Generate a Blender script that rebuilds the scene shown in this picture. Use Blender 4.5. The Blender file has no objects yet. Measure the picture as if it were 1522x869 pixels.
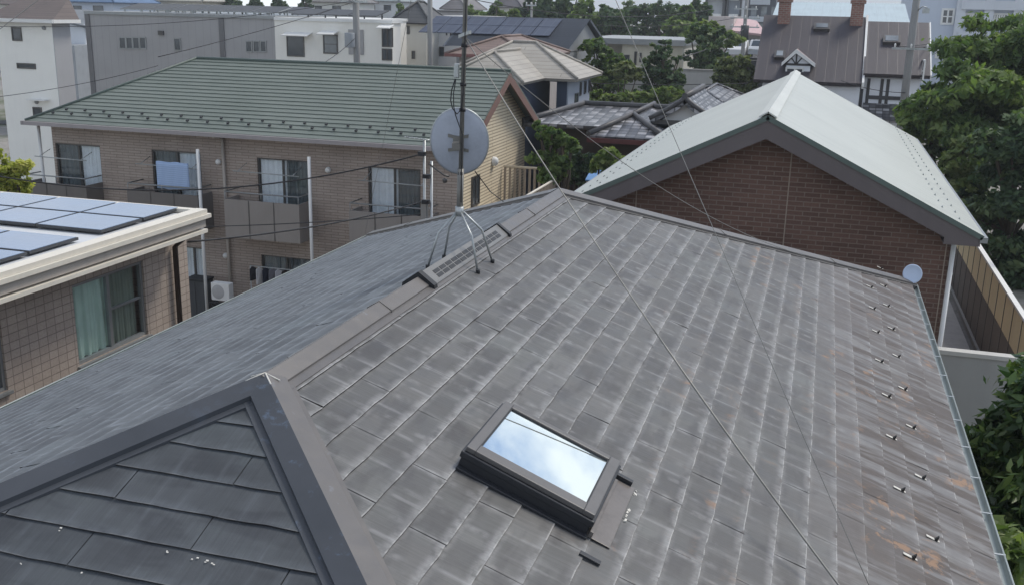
import bpy, bmesh, math, random
import numpy as np
from mathutils import Vector, Matrix

# ------------------------------------------------------------------ camera, light, exposure
sc = bpy.context.scene
C = sc.collection
H = 9.1                                     # camera height above datum
F, PITCH, ROLL, YAW = 1508.5/1522, math.radians(15.543), math.radians(1.3155), math.radians(16.5247)
fwd = Vector((-math.sin(YAW)*math.cos(PITCH), math.cos(YAW)*math.cos(PITCH), -math.sin(PITCH)))
rt = Vector((math.cos(YAW), math.sin(YAW), 0)); up = rt.cross(fwd)
r2 = math.cos(ROLL)*rt + math.sin(ROLL)*up; u2 = -math.sin(ROLL)*rt + math.cos(ROLL)*up
cam = bpy.data.objects.new('camera', bpy.data.cameras.new('camera')); C.objects.link(cam)
cam.data.sensor_width = 36; cam.data.lens = F*36; cam.data.clip_start = .05; cam.data.clip_end = 3000
cam.matrix_world = Matrix(((r2.x, u2.x, -fwd.x, 0), (r2.y, u2.y, -fwd.y, 0), (r2.z, u2.z, -fwd.z, H), (0, 0, 0, 1)))
sc.camera = cam

SUN_AZ, SUN_EL = math.radians(42), math.radians(54)      # azimuth from +Y towards +X
world = bpy.data.worlds.new('World'); sc.world = world; world.use_nodes = True
wn = world.node_tree; wn.nodes.clear()
wo = wn.nodes.new('ShaderNodeOutputWorld'); wb = wn.nodes.new('ShaderNodeBackground')
sky = wn.nodes.new('ShaderNodeTexSky'); sky.sky_type = 'NISHITA'; sky.sun_disc = False
sky.sun_elevation = SUN_EL; sky.sun_rotation = SUN_AZ; sky.dust_density = .6; sky.air_density = 1.0; sky.ozone_density = 2.0
tc = wn.nodes.new('ShaderNodeTexCoord')
cn = wn.nodes.new('ShaderNodeTexNoise'); cn.inputs['Scale'].default_value = 3.2; cn.inputs['Detail'].default_value = 7; cn.inputs['Roughness'].default_value = .55
cm = wn.nodes.new('ShaderNodeMapping'); cm.inputs['Scale'].default_value = (1, 1, 1.7); cm.inputs['Location'].default_value = (.4, .9, .2)
cr = wn.nodes.new('ShaderNodeValToRGB'); cr.color_ramp.elements[0].position = .46; cr.color_ramp.elements[1].position = .57
cx = wn.nodes.new('ShaderNodeMix'); cx.data_type = 'RGBA'
wn.links.new(tc.outputs['Generated'], cm.inputs['Vector']); wn.links.new(cm.outputs['Vector'], cn.inputs['Vector'])
wn.links.new(cn.outputs['Fac'], cr.inputs['Fac']); wn.links.new(cr.outputs['Color'], cx.inputs['Factor'])
wn.links.new(sky.outputs['Color'], cx.inputs['A']); cx.inputs['B'].default_value = (7.7, 7.9, 8.2, 1)
sx_ = wn.nodes.new('ShaderNodeSeparateXYZ'); wn.links.new(tc.outputs['Generated'], sx_.inputs[0])
hr = wn.nodes.new('ShaderNodeMapRange'); hr.inputs['From Min'].default_value = 0; hr.inputs['From Max'].default_value = .28; hr.inputs['To Min'].default_value = .9; hr.inputs['To Max'].default_value = 0
wn.links.new(sx_.outputs['Z'], hr.inputs['Value'])
hx = wn.nodes.new('ShaderNodeMix'); hx.data_type = 'RGBA'; hx.inputs['B'].default_value = (6.5, 7.0, 7.5, 1)
wn.links.new(hr.outputs['Result'], hx.inputs['Factor']); wn.links.new(cx.outputs['Result'], hx.inputs['A'])
wn.links.new(hx.outputs['Result'], wb.inputs['Color']); wb.inputs['Strength'].default_value = .11
wn.links.new(wb.outputs['Background'], wo.inputs['Surface'])
sl = bpy.data.lights.new('sun', 'SUN'); sl.energy = 1.9; sl.angle = math.radians(16); sl.color = (1, .94, .84)
so = bpy.data.objects.new('sun', sl); C.objects.link(so)
sd = Vector((math.sin(SUN_AZ)*math.cos(SUN_EL), math.cos(SUN_AZ)*math.cos(SUN_EL), math.sin(SUN_EL)))
so.rotation_euler = sd.to_track_quat('Z', 'Y').to_euler(); so.location = (10, 10, 40)
sc.view_settings.view_transform = 'Standard'; sc.view_settings.look = 'None'
sc.view_settings.exposure = 0.45; sc.view_settings.gamma = 1; sc.view_settings.use_curve_mapping = False

# ------------------------------------------------------------------ helpers
def ray(px, py):
    return r2*((px-761)/1508.5) + u2*(-(py-434.5)/1508.5) + fwd
def aty(px, py, y):
    r = ray(px, py); return Vector((0, 0, H)) + r*(y/r.y)
def atx(px, py, x):
    r = ray(px, py); return Vector((0, 0, H)) + r*(x/r.x)
def atz(px, py, z):
    r = ray(px, py); return Vector((0, 0, H)) + r*((z-H)/r.z)
V = Vector
X, Y, Z = V((1, 0, 0)), V((0, 1, 0)), V((0, 0, 1))

def empty(name, loc, label=None, cat=None, group=None):
    o = bpy.data.objects.new(name, None); C.objects.link(o); o.location = loc
    o.empty_display_size = .2
    if label: tag(o, label, cat, group)
    return o
def tag(o, label=None, cat=None, group=None, kind=None):
    if label: o['label'] = label
    if cat: o['category'] = cat
    if group: o['group'] = group
    if kind: o['kind'] = kind
    return o
ALLROOT = {}
def root_of(o):
    while o.parent: o = o.parent
    return o

class MB:
    def __init__(s): s.v = []; s.f = []; s.m = []; s.uv = []; s.sm = []
    def add(s, pts, faces, mat=0, smooth=False):
        b = len(s.v); s.v += [V(p) for p in pts]
        for f in faces: s.f.append([b+i for i in f]); s.m.append(mat); s.uv.append(None); s.sm.append(smooth)
    def face(s, pts, mat=0, uv=None):
        b = len(s.v); s.v += [V(p) for p in pts]; s.f.append(list(range(b, b+len(pts)))); s.m.append(mat); s.uv.append(uv); s.sm.append(False)
    def obox(s, o, a, b, c, mat=0):
        o, a, b, c = V(o), V(a), V(b), V(c)
        if a.cross(b).dot(c) < 0: a, b = b, a
        s.add([o, o+a, o+a+b, o+b, o+c, o+a+c, o+a+b+c, o+b+c],
              [(0, 3, 2, 1), (4, 5, 6, 7), (0, 1, 5, 4), (1, 2, 6, 5), (2, 3, 7, 6), (3, 0, 4, 7)], mat)
    def box(s, x0, x1, y0, y1, z0, z1, mat=0):
        s.obox((x0, y0, z0), (x1-x0, 0, 0), (0, y1-y0, 0), (0, 0, z1-z0), mat)
    def slab(s, pts, th, mat=0, side=None, d=None):
        pts = [V(p) for p in pts]; n = (pts[1]-pts[0]).cross(pts[2]-pts[0]).normalized()
        if d is None:
            if n.z < 0: pts.reverse(); n = -n
            d = -n
        else:
            d = V(d).normalized()
            if n.dot(d) > 0: pts.reverse()
        k = len(pts); q = [p+d*th for p in pts]
        s.face(pts, mat); s.face(q[::-1], mat if side is None else side)
        for i in range(k):
            j = (i+1) % k; s.face([pts[i], q[i], q[j], pts[j]], mat if side is None else side)
    def tube(s, pts, r, n=8, mat=0, smooth=True):
        pts = [V(p) for p in pts]; rs = r if isinstance(r, (list, tuple)) else [r]*len(pts)
        vs = []; prev = None
        for i, p in enumerate(pts):
            t = (pts[min(i+1, len(pts)-1)]-pts[max(i-1, 0)]).normalized()
            a = prev if prev is not None else (Z if abs(t.z) < .9 else X)
            a = (a - t*a.dot(t)).normalized(); b = t.cross(a); prev = a
            for k in range(n):
                an = 2*math.pi*k/n; vs.append(p+(a*math.cos(an)+b*math.sin(an))*rs[i])
        fs = []
        for i in range(len(pts)-1):
            for k in range(n):
                k2 = (k+1) % n; fs.append((i*n+k, i*n+k2, (i+1)*n+k2, (i+1)*n+k))
        s.add(vs, fs, mat, smooth)
        b = len(s.v)-len(vs); e = (len(pts)-1)*n
        s.f.append([b+k for k in range(n)][::-1]); s.m.append(mat); s.uv.append(None); s.sm.append(False)
        s.f.append([b+e+k for k in range(n)]); s.m.append(mat); s.uv.append(None); s.sm.append(False)
    def lathe(s, prof, c, ax, n=24, mat=0, sx=1, sy=1):
        c = V(c); ax = V(ax).normalized(); a = ax.orthogonal().normalized()
        if abs(ax.z) < .95: a = (Z-ax*Z.dot(ax)).normalized()
        b = ax.cross(a); vs = []
        for r, h in prof:
            for k in range(n):
                an = 2*math.pi*k/n; vs.append(c+ax*h+(a*math.cos(an)*sy+b*math.sin(an)*sx)*r)
        fs = []
        for i in range(len(prof)-1):
            for k in range(n):
                k2 = (k+1) % n; fs.append((i*n+k, i*n+k2, (i+1)*n+k2, (i+1)*n+k))
        s.add(vs, fs, mat, True)
    def build(s, name, mats, parent=None, bevel=0, label=None):
        me = bpy.data.meshes.new(name)
        me.from_pydata([tuple(v) for v in s.v], [], s.f)
        if not isinstance(mats, (list, tuple)): mats = [mats]
        for m in mats: me.materials.append(m)
        uvl = me.uv_layers.new(name='UVMap')
        for i, p in enumerate(me.polygons):
            p.material_index = s.m[i]; p.use_smooth = s.sm[i]
            if s.uv[i] is not None:
                for k, li in enumerate(p.loop_indices): uvl.data[li].uv = s.uv[i][k]
                continue
            n = p.normal
            if abs(n.z) > .97: h, w = X, Y
            else:
                h = Z.cross(n).normalized(); w = n.cross(h)
            for li, vi in zip(p.loop_indices, p.vertices):
                co = s.v[vi]; uvl.data[li].uv = (co.dot(h), co.dot(w))
        o = bpy.data.objects.new(name, me); C.objects.link(o)
        if bevel:
            bv = o.modifiers.new('bevel', 'BEVEL'); bv.width = bevel; bv.segments = 2; bv.limit_method = 'ANGLE'; bv.angle_limit = math.radians(40)
        if parent is not None:
            o.parent = parent
            # world coordinates are authored directly: cancel the chain of parent offsets
            off = V((0, 0, 0)); q = parent
            while q: off += q.location; q = q.parent
            o.location = -off
        if label: o['label'] = label
        return o

# ------------------------------------------------------------------ materials
class NT:
    def __init__(s, name):
        s.mat = bpy.data.materials.new(name); s.mat.use_nodes = True; s.t = s.mat.node_tree
        s.b = s.t.nodes['Principled BSDF']; s.out = s.t.nodes['Material Output']
    def n(s, ty, **k):
        x = s.t.nodes.new(ty)
        for a, v in k.items():
            if a in x.inputs: x.inputs[a].default_value = v
            else: setattr(x, a, v)
        return x
    def l(s, a, b): s.t.links.new(a, b)
    def uv(s, name='UVMap', scale=(1, 1, 1), rot=0):
        u = s.n('ShaderNodeUVMap'); u.uv_map = name
        m = s.n('ShaderNodeMapping'); m.inputs['Scale'].default_value = scale; m.inputs['Rotation'].default_value = (0, 0, rot)
        s.l(u.outputs['UV'], m.inputs['Vector']); return m.outputs['Vector']
    def obj(s, scale=(1, 1, 1)):
        u = s.n('ShaderNodeNewGeometry'); m = s.n('ShaderNodeMapping'); m.inputs['Scale'].default_value = scale
        s.l(u.outputs['Position'], m.inputs['Vector']); return m.outputs['Vector']
    def noise(s, vec, scale, detail=4, rough=.55, dist=0):
        x = s.n('ShaderNodeTexNoise'); x.inputs['Scale'].default_value = scale; x.inputs['Detail'].default_value = detail
        x.inputs['Roughness'].default_value = rough; x.inputs['Distortion'].default_value = dist
        s.l(vec, x.inputs['Vector']); return x.outputs['Fac']
    def ramp(s, fac, stops, mode='LINEAR'):
        r = s.n('ShaderNodeValToRGB'); r.color_ramp.interpolation = mode
        e = r.color_ramp.elements
        while len(e) < len(stops): e.new(.5)
        for q, (p, c) in zip(e, stops): q.position = p; q.color = (c[0], c[1], c[2], 1) if not isinstance(c, (int, float)) else (c, c, c, 1)
        s.l(fac, r.inputs['Fac']); return r.outputs['Color']
    def mix(s, fac, a, b, blend='MIX'):
        x = s.n('ShaderNodeMix', data_type='RGBA', blend_type=blend)
        for k, v in (('Factor', fac), ('A', a), ('B', b)):
            if isinstance(v, (int, float)): x.inputs[k].default_value = v if k == 'Factor' else (v, v, v, 1)
            elif isinstance(v, tuple): x.inputs[k].default_value = (*v[:3], 1)
            else: s.l(v, x.inputs[k])
        return x.outputs['Result']
    def math(s, op, a, b=0., clamp=False):
        x = s.n('ShaderNodeMath', operation=op, use_clamp=clamp)
        for i, v in enumerate((a, b)):
            if isinstance(v, (int, float)): x.inputs[i].default_value = v
            else: s.l(v, x.inputs[i])
        return x.outputs[0]
    def maprange(s, v, a, b, c=0., d=1.):
        x = s.n('ShaderNodeMapRange', interpolation_type='SMOOTHSTEP'); s.l(v, x.inputs['Value'])
        for k, q in zip(('From Min', 'From Max', 'To Min', 'To Max'), (a, b, c, d)): x.inputs[k].default_value = q
        return x.outputs['Result']
    def attr(s, name):
        x = s.n('ShaderNodeAttribute'); x.attribute_name = name; return x
    def bump(s, h, strength=.3, dist=.01):
        x = s.n('ShaderNodeBump'); x.inputs['Strength'].default_value = strength; x.inputs['Distance'].default_value = dist
        s.l(h, x.inputs['Height']); s.l(x.outputs['Normal'], s.b.inputs['Normal'])
    def done(s, col, rough=.7, metal=0, spec=.5):
        if isinstance(col, tuple): s.b.inputs['Base Color'].default_value = (*col[:3], 1)
        else: s.l(col, s.b.inputs['Base Color'])
        if isinstance(rough, (int, float)): s.b.inputs['Roughness'].default_value = rough
        else: s.l(rough, s.b.inputs['Roughness'])
        s.b.inputs['Metallic'].default_value = metal; s.b.inputs['Specular IOR Level'].default_value = spec
        return s.mat

def sc3(c, k): return tuple(min(1, x*k) for x in c)
def m_paint(name, col, rough=.6, var=.15, metal=0, scale=1.2, spec=.4):
    """painted / rendered surface with blotches, vertical dirt streaks and fine grain"""
    t = NT(name); p = t.obj()
    a = t.noise(p, scale, 5, .6); st = t.noise(t.obj((3, 3, .25)), 2.0, 4, .6); g = t.noise(p, 40, 2)
    f = t.math('ADD', t.math('MULTIPLY', a, .5), t.math('ADD', t.math('MULTIPLY', st, .35), t.math('MULTIPLY', g, .15)))
    c = t.ramp(f, [(.3, sc3(col, 1-var*1.3)), (.5, col), (.72, sc3(col, 1+var*.7))])
    t.bump(g, .08, .004)
    return t.done(c, rough, metal, spec)
def m_brick(name, c1, c2, mortar, w, h, ms=.006, rough=.8, bump=.5, dirt=.2, off=.5):
    t = NT(name); uv = t.uv(); dn_ = t.noise(t.uv('UVMap', (1.6, .28, 1)), 1.4, 5, .65)
    b = t.n('ShaderNodeTexBrick', offset=off); t.l(uv, b.inputs['Vector'])
    b.inputs['Scale'].default_value = 1; b.inputs['Brick Width'].default_value = w; b.inputs['Row Height'].default_value = h
    b.inputs['Mortar Size'].default_value = ms; b.inputs['Mortar Smooth'].default_value = .2; b.inputs['Bias'].default_value = 0
    b.inputs['Color1'].default_value = (*c1, 1); b.inputs['Color2'].default_value = (*c2, 1); b.inputs['Mortar'].default_value = (*mortar, 1)
    a = t.noise(t.obj(), .8, 5, .6); g = t.noise(t.uv(), 30, 3)
    k = t.ramp(a, [(.3, 1-dirt), (.7, 1+dirt*.5)]); k2 = t.ramp(g, [(.2, .85), (.8, 1.12)])
    c = t.mix(1, t.mix(1, b.outputs['Color'], k, 'MULTIPLY'), k2, 'MULTIPLY')
    c = t.mix(t.maprange(dn_, .56, .74, 0, min(.5, dirt*2)), c, t.mix(1, c, .62, 'MULTIPLY'))
    t.bump(t.math('SUBTRACT', 1., b.outputs['Fac']), bump, .006)
    return t.done(c, rough, 0, .35)
def m_glass(name, tint=(.03, .04, .05), refl=.25):
    """window glass: tinted, glossy, you see what is behind it"""
    t = NT(name); t.t.nodes.remove(t.b)
    fr = t.n('ShaderNodeLayerWeight'); fr.inputs['Blend'].default_value = .35
    tr = t.n('ShaderNodeBsdfTransparent'); tr.inputs['Color'].default_value = (.95, .97, .98, 1)
    gl = t.n('ShaderNodeBsdfGlossy'); gl.inputs['Roughness'].default_value = .02; gl.inputs['Color'].default_value = (.9, .95, 1, 1)
    mx = t.n('ShaderNodeMixShader'); t.l(t.math('ADD', t.math('MULTIPLY', t.math('POWER', fr.outputs['Facing'], 3.), .45), .05, True), mx.inputs[0]); t.l(tr.outputs[0], mx.inputs[1]); t.l(gl.outputs[0], mx.inputs[2])
    t.l(mx.outputs[0], t.out.inputs['Surface']); return t.mat
def m_pane(name, col, rough=.08):
    t = NT(name); a = t.noise(t.obj(), .7, 3); c = t.ramp(a, [(.3, sc3(col, .6)), (.7, sc3(col, 1.4))])
    return t.done(c, rough, 0, .8)
def m_leaf(name, cols, trans=.35, rough=.55):
    t = NT(name); a = t.attr('tone'); n = t.noise(t.obj(), .9, 3)
    f = t.math('ADD', t.math('MULTIPLY', a.outputs['Fac'], .75), t.math('MULTIPLY', n, .25))
    k = len(cols); c = t.ramp(f, [(.15+.7*i/(k-1), q) for i, q in enumerate(cols)])
    t.done(c, rough, 0, .35)
    ts = t.n('ShaderNodeBsdfTranslucent'); t.l(t.mix(1, c, (1.1, 1.25, .6), 'MULTIPLY'), ts.inputs['Color'])
    mx = t.n('ShaderNodeMixShader'); mx.inputs[0].default_value = trans
    t.l(t.b.outputs[0], mx.inputs[1]); t.l(ts.outputs[0], mx.inputs[2]); t.l(mx.outputs[0], t.out.inputs['Surface'])
    return t.mat

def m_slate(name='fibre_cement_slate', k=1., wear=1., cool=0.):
    t = NT(name); uv = t.uv('UVMap'); tu = t.n('ShaderNodeUVMap'); tu.uv_map = 'TileUV'
    sp = t.n('ShaderNodeSeparateXYZ'); t.l(tu.outputs['UV'], sp.inputs[0]); tx, ty = sp.outputs['X'], sp.outputs['Y']
    tone = t.attr('tone').outputs['Fac']; stain = t.attr('stain').outputs['Fac']
    big = t.noise(uv, .9, 4, .6); med = t.noise(uv, 5.5, 4, .6, .4); fine = t.noise(t.uv('UVMap', (95, 4, 1)), 1., 3, .6)
    streak = t.noise(t.uv('UVMap', (13, 1.6, 1)), 1., 3, .6, .3)
    blot = t.noise(t.uv('UVMap', (2.6, 7.5, 1)), 1., 3, .5, .3)
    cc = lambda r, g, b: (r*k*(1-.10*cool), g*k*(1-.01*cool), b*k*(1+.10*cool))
    base = t.ramp(t.math('ADD', t.math('MULTIPLY', tone, .35), t.math('MULTIPLY', med, .65)),
                  [(.25, cc(.078, .078, .078)), (.45, cc(.096, .097, .096)), (.6, cc(.114, .113, .111)), (.8, cc(.124, .126, .121))])
    base = t.mix(t.maprange(big, .5, .68, 0, .4), base, cc(.152, .164, .156))            # faint algae green
    base = t.mix(t.maprange(blot, .48, .66, 0, .62), base, cc(.056, .055, .058))             # dark centre blotches
    c3 = t.math('MULTIPLY', tx, 3.); cw = t.n('ShaderNodeTexWhiteNoise'); cw.noise_dimensions = '2D'; cv = t.n('ShaderNodeCombineXYZ'); t.l(t.math('FLOOR', c3), cv.inputs[0]); t.l(t.math('MULTIPLY', tone, 57.), cv.inputs[1]); t.l(cv.outputs[0], cw.inputs['Vector'])
    cxx = t.math('MULTIPLY', t.math('ABSOLUTE', t.math('SUBTRACT', t.math('FRACT', c3), .5)), 2.); cyy = t.math('MULTIPLY', t.math('ABSOLUTE', t.math('SUBTRACT', ty, .52)), 2.)
    cd = t.math('ADD', t.math('MAXIMUM', cxx, cyy), t.math('MULTIPLY', t.math('SUBTRACT', t.noise(uv, 9, 4, .65), .5), .9))
    cmask = t.math('MULTIPLY', t.maprange(cd, .95, .5), t.maprange(cw.outputs['Value'], .15, .9, .0, 1.))
    base = t.mix(t.math('MULTIPLY', cmask, .55), base, cc(.048, .047, .049))
    cbord = t.math('MULTIPLY', t.math('MULTIPLY', t.maprange(cxx, .86, .99), t.maprange(t.noise(uv, 5, 3, .6), .42, .6)), .45*wear); base = t.mix(cbord, base, cc(.27, .27, .275))
    base = t.mix(t.maprange(streak, .56, .74, 0, .22), base, cc(.225, .222, .222))
    wn_ = t.noise(uv, 12, 4, .6); wl = t.noise(uv, 1.9, 3, .5)
    lo = t.maprange(ty, .70, .97); hi = t.maprange(ty, .22, .03)
    ex = t.math('ABSOLUTE', t.math('SUBTRACT', tx, .5))
    side = t.maprange(ex, .455, .494); drip = t.maprange(ex, .05, .008)
    q = t.math('ABSOLUTE', t.math('SUBTRACT', ex, .25)); quart = t.maprange(q, .04, .006, 0, .5)
    jn = t.maprange(t.noise(t.uv('UVMap', (1.4, 5.6, 1)), 1., 2, .5), .48, .60)          # only some joints are worn pale
    lines = t.math('MULTIPLY', t.math('MAXIMUM', t.math('MULTIPLY', side, .8), t.math('MAXIMUM', t.math('MULTIPLY', drip, .6), quart)), jn)
    e = t.math('MAXIMUM', t.math('MAXIMUM', t.math('MULTIPLY', lo, .85), t.math('MULTIPLY', hi, .6)), lines)
    w = t.math('MULTIPLY', e, t.math('MULTIPLY', t.maprange(wn_, .30, .60), t.maprange(wl, .30, .60, .3, 1.)))
    base = t.mix(t.math('MULTIPLY', w, .58*wear), base, cc(.36, .36, .362))
    lip = t.math('MULTIPLY', t.maprange(ty, .945, .985), t.maprange(t.noise(uv, 8, 4, .7), .40, .58))
    base = t.mix(t.math('MULTIPLY', lip, t.math('ADD', .42*wear, t.math('MULTIPLY', stain, .35))), base, (.54*k, .53*k, .51*k))
    base = t.mix(t.maprange(stain, .08, .5, 0, .45), base, cc(.205, .196, .196))
    sn = t.noise(t.uv('UVMap', (6.5, 1.15, 1)), 1., 4, .6, .5)
    sm = t.math('MULTIPLY', stain, t.maprange(sn, .38, .56), True)
    base = t.mix(t.math('MULTIPLY', sm, 1.), base, (.058, .044, .038))
    rn = t.noise(uv, 4.5, 5, .74, .4); re_ = t.math('MAXIMUM', t.maprange(ty, .45, .95), t.math('MAXIMUM', t.maprange(cxx, .7, .98), t.maprange(stain, .3, .7))); rust = t.math('MULTIPLY', t.math('MULTIPLY', t.maprange(rn, .53, .66), t.maprange(t.noise(uv, .8, 3, .5), .45, .62)), t.math('MULTIPLY', re_, t.attr('rust').outputs['Fac']), True)
    base = t.mix(t.math('MULTIPLY', rust, .75), base, (.27, .150, .075))
    dn = t.noise(uv, 6, 3, .6); dark = t.math('MULTIPLY', t.math('MULTIPLY', t.maprange(ty, .78, .98), t.maprange(dn, .58, .66)), t.attr('rust').outputs['Fac'])
    base = t.mix(t.math('MULTIPLY', dark, .85), base, (.05, .036, .031))
    base = t.mix(1, base, t.ramp(fine, [(.25, .82), (.75, 1.14)]), 'MULTIPLY')
    base = t.mix(t.maprange(ty, .992, .998), base, (.030, .028, .028))                     # shadow line of the lower edge, painted dark
    t.bump(t.math('ADD', t.math('MULTIPLY', fine, .6), t.math('MULTIPLY', med, .5)), .35, .003)
    return t.done(base, t.ramp(med, [(.3, .48), (.7, .66)]), 0, .5)

M = {}
M['slate'] = m_slate(); M['slatesky'] = m_slate('fibre_cement_slate_sky_tint', 1.0, .7, 1.1); M['slateshade'] = m_slate('fibre_cement_slate_shaded', .62, .35, 1.2)
def m_cap():
    t = NT('ridge_cap_metal'); p = t.obj(); a = t.noise(p, 2.2, 5, .62); b = t.noise(t.obj((1, 1, 1)), 9, 4, .7)
    c = t.ramp(a, [(.3, (.118, .112, .108)), (.55, (.140, .131, .125)), (.75, (.155, .145, .138))])
    c = t.mix(t.maprange(b, .62, .72, 0, .4), c, (.20, .22, .26))
    t.bump(b, .1, .003); return t.done(c, t.ramp(b, [(.3, .34), (.7, .5)]), .25, .5)
M['cap'] = m_cap()
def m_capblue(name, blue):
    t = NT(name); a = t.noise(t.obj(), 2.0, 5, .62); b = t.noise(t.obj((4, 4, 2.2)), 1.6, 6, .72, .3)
    c = t.ramp(a, [(.3, (.050, .056, .066)), (.7, (.070, .076, .088))])  # shade of the caps put into a dark base; blue is worn paint
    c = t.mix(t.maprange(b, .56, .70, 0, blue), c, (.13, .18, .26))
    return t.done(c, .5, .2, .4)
M['capblue'] = m_capblue('worn_shaded_hip_cap_metal', .6); M['capdark'] = m_capblue('dark_hip_cap_metal', .12)
M['vent'] = m_paint('ridge_vent_metal', (.185, .183, .178), .45, .15, .3)
M['black'] = m_paint('black_metal', (.018, .019, .022), .5, .2)
M['darkgrey'] = m_paint('dark_grey_paint', (.055, .058, .062), .55, .15)
M['galv'] = m_paint('galvanised_steel', (.42, .44, .44), .42, .25, .7, 6)
M['mast'] = m_paint('weathered_mast_steel', (.23, .225, .21), .5, .35, .55, 9)
M['dish'] = m_paint('dish_back_paint', (.36, .39, .45), .5, .16, 0, 5)
M['dishr'] = m_paint('dish_blue_grey_paint', (.50, .58, .72), .45, .06)
M['gutter'] = m_paint('gutter_green_grey', (.27, .305, .30), .4, .15, .2, 4)
M['stucco'] = m_paint('house_stucco', (.45, .42, .38), .85, .1)
M['skyframe'] = m_paint('skylight_frame_grey', (.135, .13, .127), .42, .1, .35, 6)
M['skyside'] = m_paint('skylight_cladding_dark', (.040, .042, .047), .42, .15, .3, 6)
M['apron'] = m_paint('flashing_brownish', (.17, .155, .145), .38, .25, .45, 6)
t = NT('coated_skylight_glass'); M['skyglass'] = t.done((.78, .86, .86), .015, .95, .5)
M['guard'] = m_paint('snow_guard_dark', (.035, .033, .03), .45, .2, .5)
M['guardpale'] = m_paint('snow_guard_worn_zinc', (.55, .53, .48), .5, .3, .2, 20)
M['sealant'] = m_paint('old_white_sealant', (.62, .60, .55), .8, .35, 0, 25)
M['wire'] = m_paint('guy_wire_steel', (.24, .235, .22), .5, .2, .5)
M['cable'] = m_paint('black_cable', (.022, .022, .024), .6, .1)
M['darkin'] = m_paint('dark_interior', (.02, .021, .024), .9, .2)
M['glass'] = m_glass('window_glass')
M['white'] = m_paint('white_paint', (.72, .72, .70), .6, .06)
M['alu'] = m_paint('bronze_aluminium', (.10, .095, .09), .4, .1, .5)
M['alugrey'] = m_paint('grey_aluminium', (.30, .31, .31), .4, .1, .5)
M['panefar'] = m_pane('far_window_pane', (.05, .06, .07))
M['panelight'] = m_pane('far_window_curtained_pane', (.22, .24, .25), .15)
M['asphalt'] = m_paint('asphalt', (.055, .055, .055), .9, .25)
M['concrete'] = m_paint('concrete', (.34, .33, .31), .85, .18)
M['trunk'] = m_paint('bark', (.085, .068, .05), .9, .3, 0, 6)

def wire(name, pts, r, mat, parent=None, label=None, cat=None, group=None):
    mb = MB(); mb.tube(pts, r, 6); o = mb.build(name, mat, parent)
    if cat: tag(o, label, cat, group)
    return o
def sagline(a, b, sag, n=14):
    a, b = V(a), V(b); return [a.lerp(b, i/n)-Z*(sag*4*(i/n)*(1-i/n)) for i in range(n+1)]

def window(parent, o, u, nrm, w, h, frame=M['alugrey'], pane=M['panefar'], fw=.05, mull=1, bars=0, proud=.04, sill=False):
    """a framed window seated on a wall: o bottom-left on the wall surface, u along the wall, nrm outwards"""
    o, u, nrm = V(o), V(u).normalized(), V(nrm).normalized(); b = MB()
    d = nrm*(proud+.03); o0 = o-nrm*.03
    b.obox(o0, u*w, Z*fw, d); b.obox(o0+Z*(h-fw), u*w, Z*fw, d)
    b.obox(o0+Z*fw, u*fw, Z*(h-2*fw), d); b.obox(o0+u*(w-fw)+Z*fw, u*fw, Z*(h-2*fw), d)
    for k in range(mull): b.obox(o0+u*(fw+(w-2*fw)*(k+1)/(mull+1)-fw*.4)+Z*fw, u*fw*.8, Z*(h-2*fw), nrm*(proud+.022))
    for k in range(bars): b.obox(o0+u*fw+Z*(fw+(h-2*fw)*(k+1)/(bars+1)-fw*.3), u*(w-2*fw), Z*fw*.6, nrm*(proud+.018))
    if sill: b.obox(o-u*.05-Z*.05-nrm*.02, u*(w+.1), Z*.045, nrm*(proud+.06))
    f = b.build('window', frame, parent)
    g = MB(); g.obox(o+u*fw*.6+Z*fw*.6-nrm*.02, u*(w-fw*1.2), Z*(h-fw*1.2), nrm*(.02+proud*.35)); g.build('pane', pane, f)
    return f

def wall(mb, o, u, nrm, w, h, openings=(), depth=.12, mat=0, top=None):
    """wall face with real openings; top(u)->height for a gable"""
    o, u, nrm = V(o), V(u).normalized(), V(nrm).normalized()
    flip = u.cross(Z).dot(nrm) < 0
    us = sorted({0, w, *[q for a in openings for q in (a[0], a[1])]}); vs = sorted({0, h, *[q for a in openings for q in (a[2], a[3])]})
    def quad(pts): mb.face(pts[::-1] if flip else pts, mat)
    for i in range(len(us)-1):
        for j in range(len(vs)-1):
            cu, cv = (us[i]+us[i+1])/2, (vs[j]+vs[j+1])/2
            if any(a[0] < cu < a[1] and a[2] < cv < a[3] for a in openings): continue
            quad([o+u*us[i]+Z*vs[j], o+u*us[i+1]+Z*vs[j], o+u*us[i+1]+Z*vs[j+1], o+u*us[i]+Z*vs[j+1]])
    for a in openings:
        p = [o+u*a[0]+Z*a[2], o+u*a[1]+Z*a[2], o+u*a[1]+Z*a[3], o+u*a[0]+Z*a[3]]
        for k in range(4):
            A, B = p[k], p[(k+1) % 4]; quad([B, A, A-nrm*depth, B-nrm*depth][::-1] if False else [A, B, B-nrm*depth, A-nrm*depth])

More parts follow.
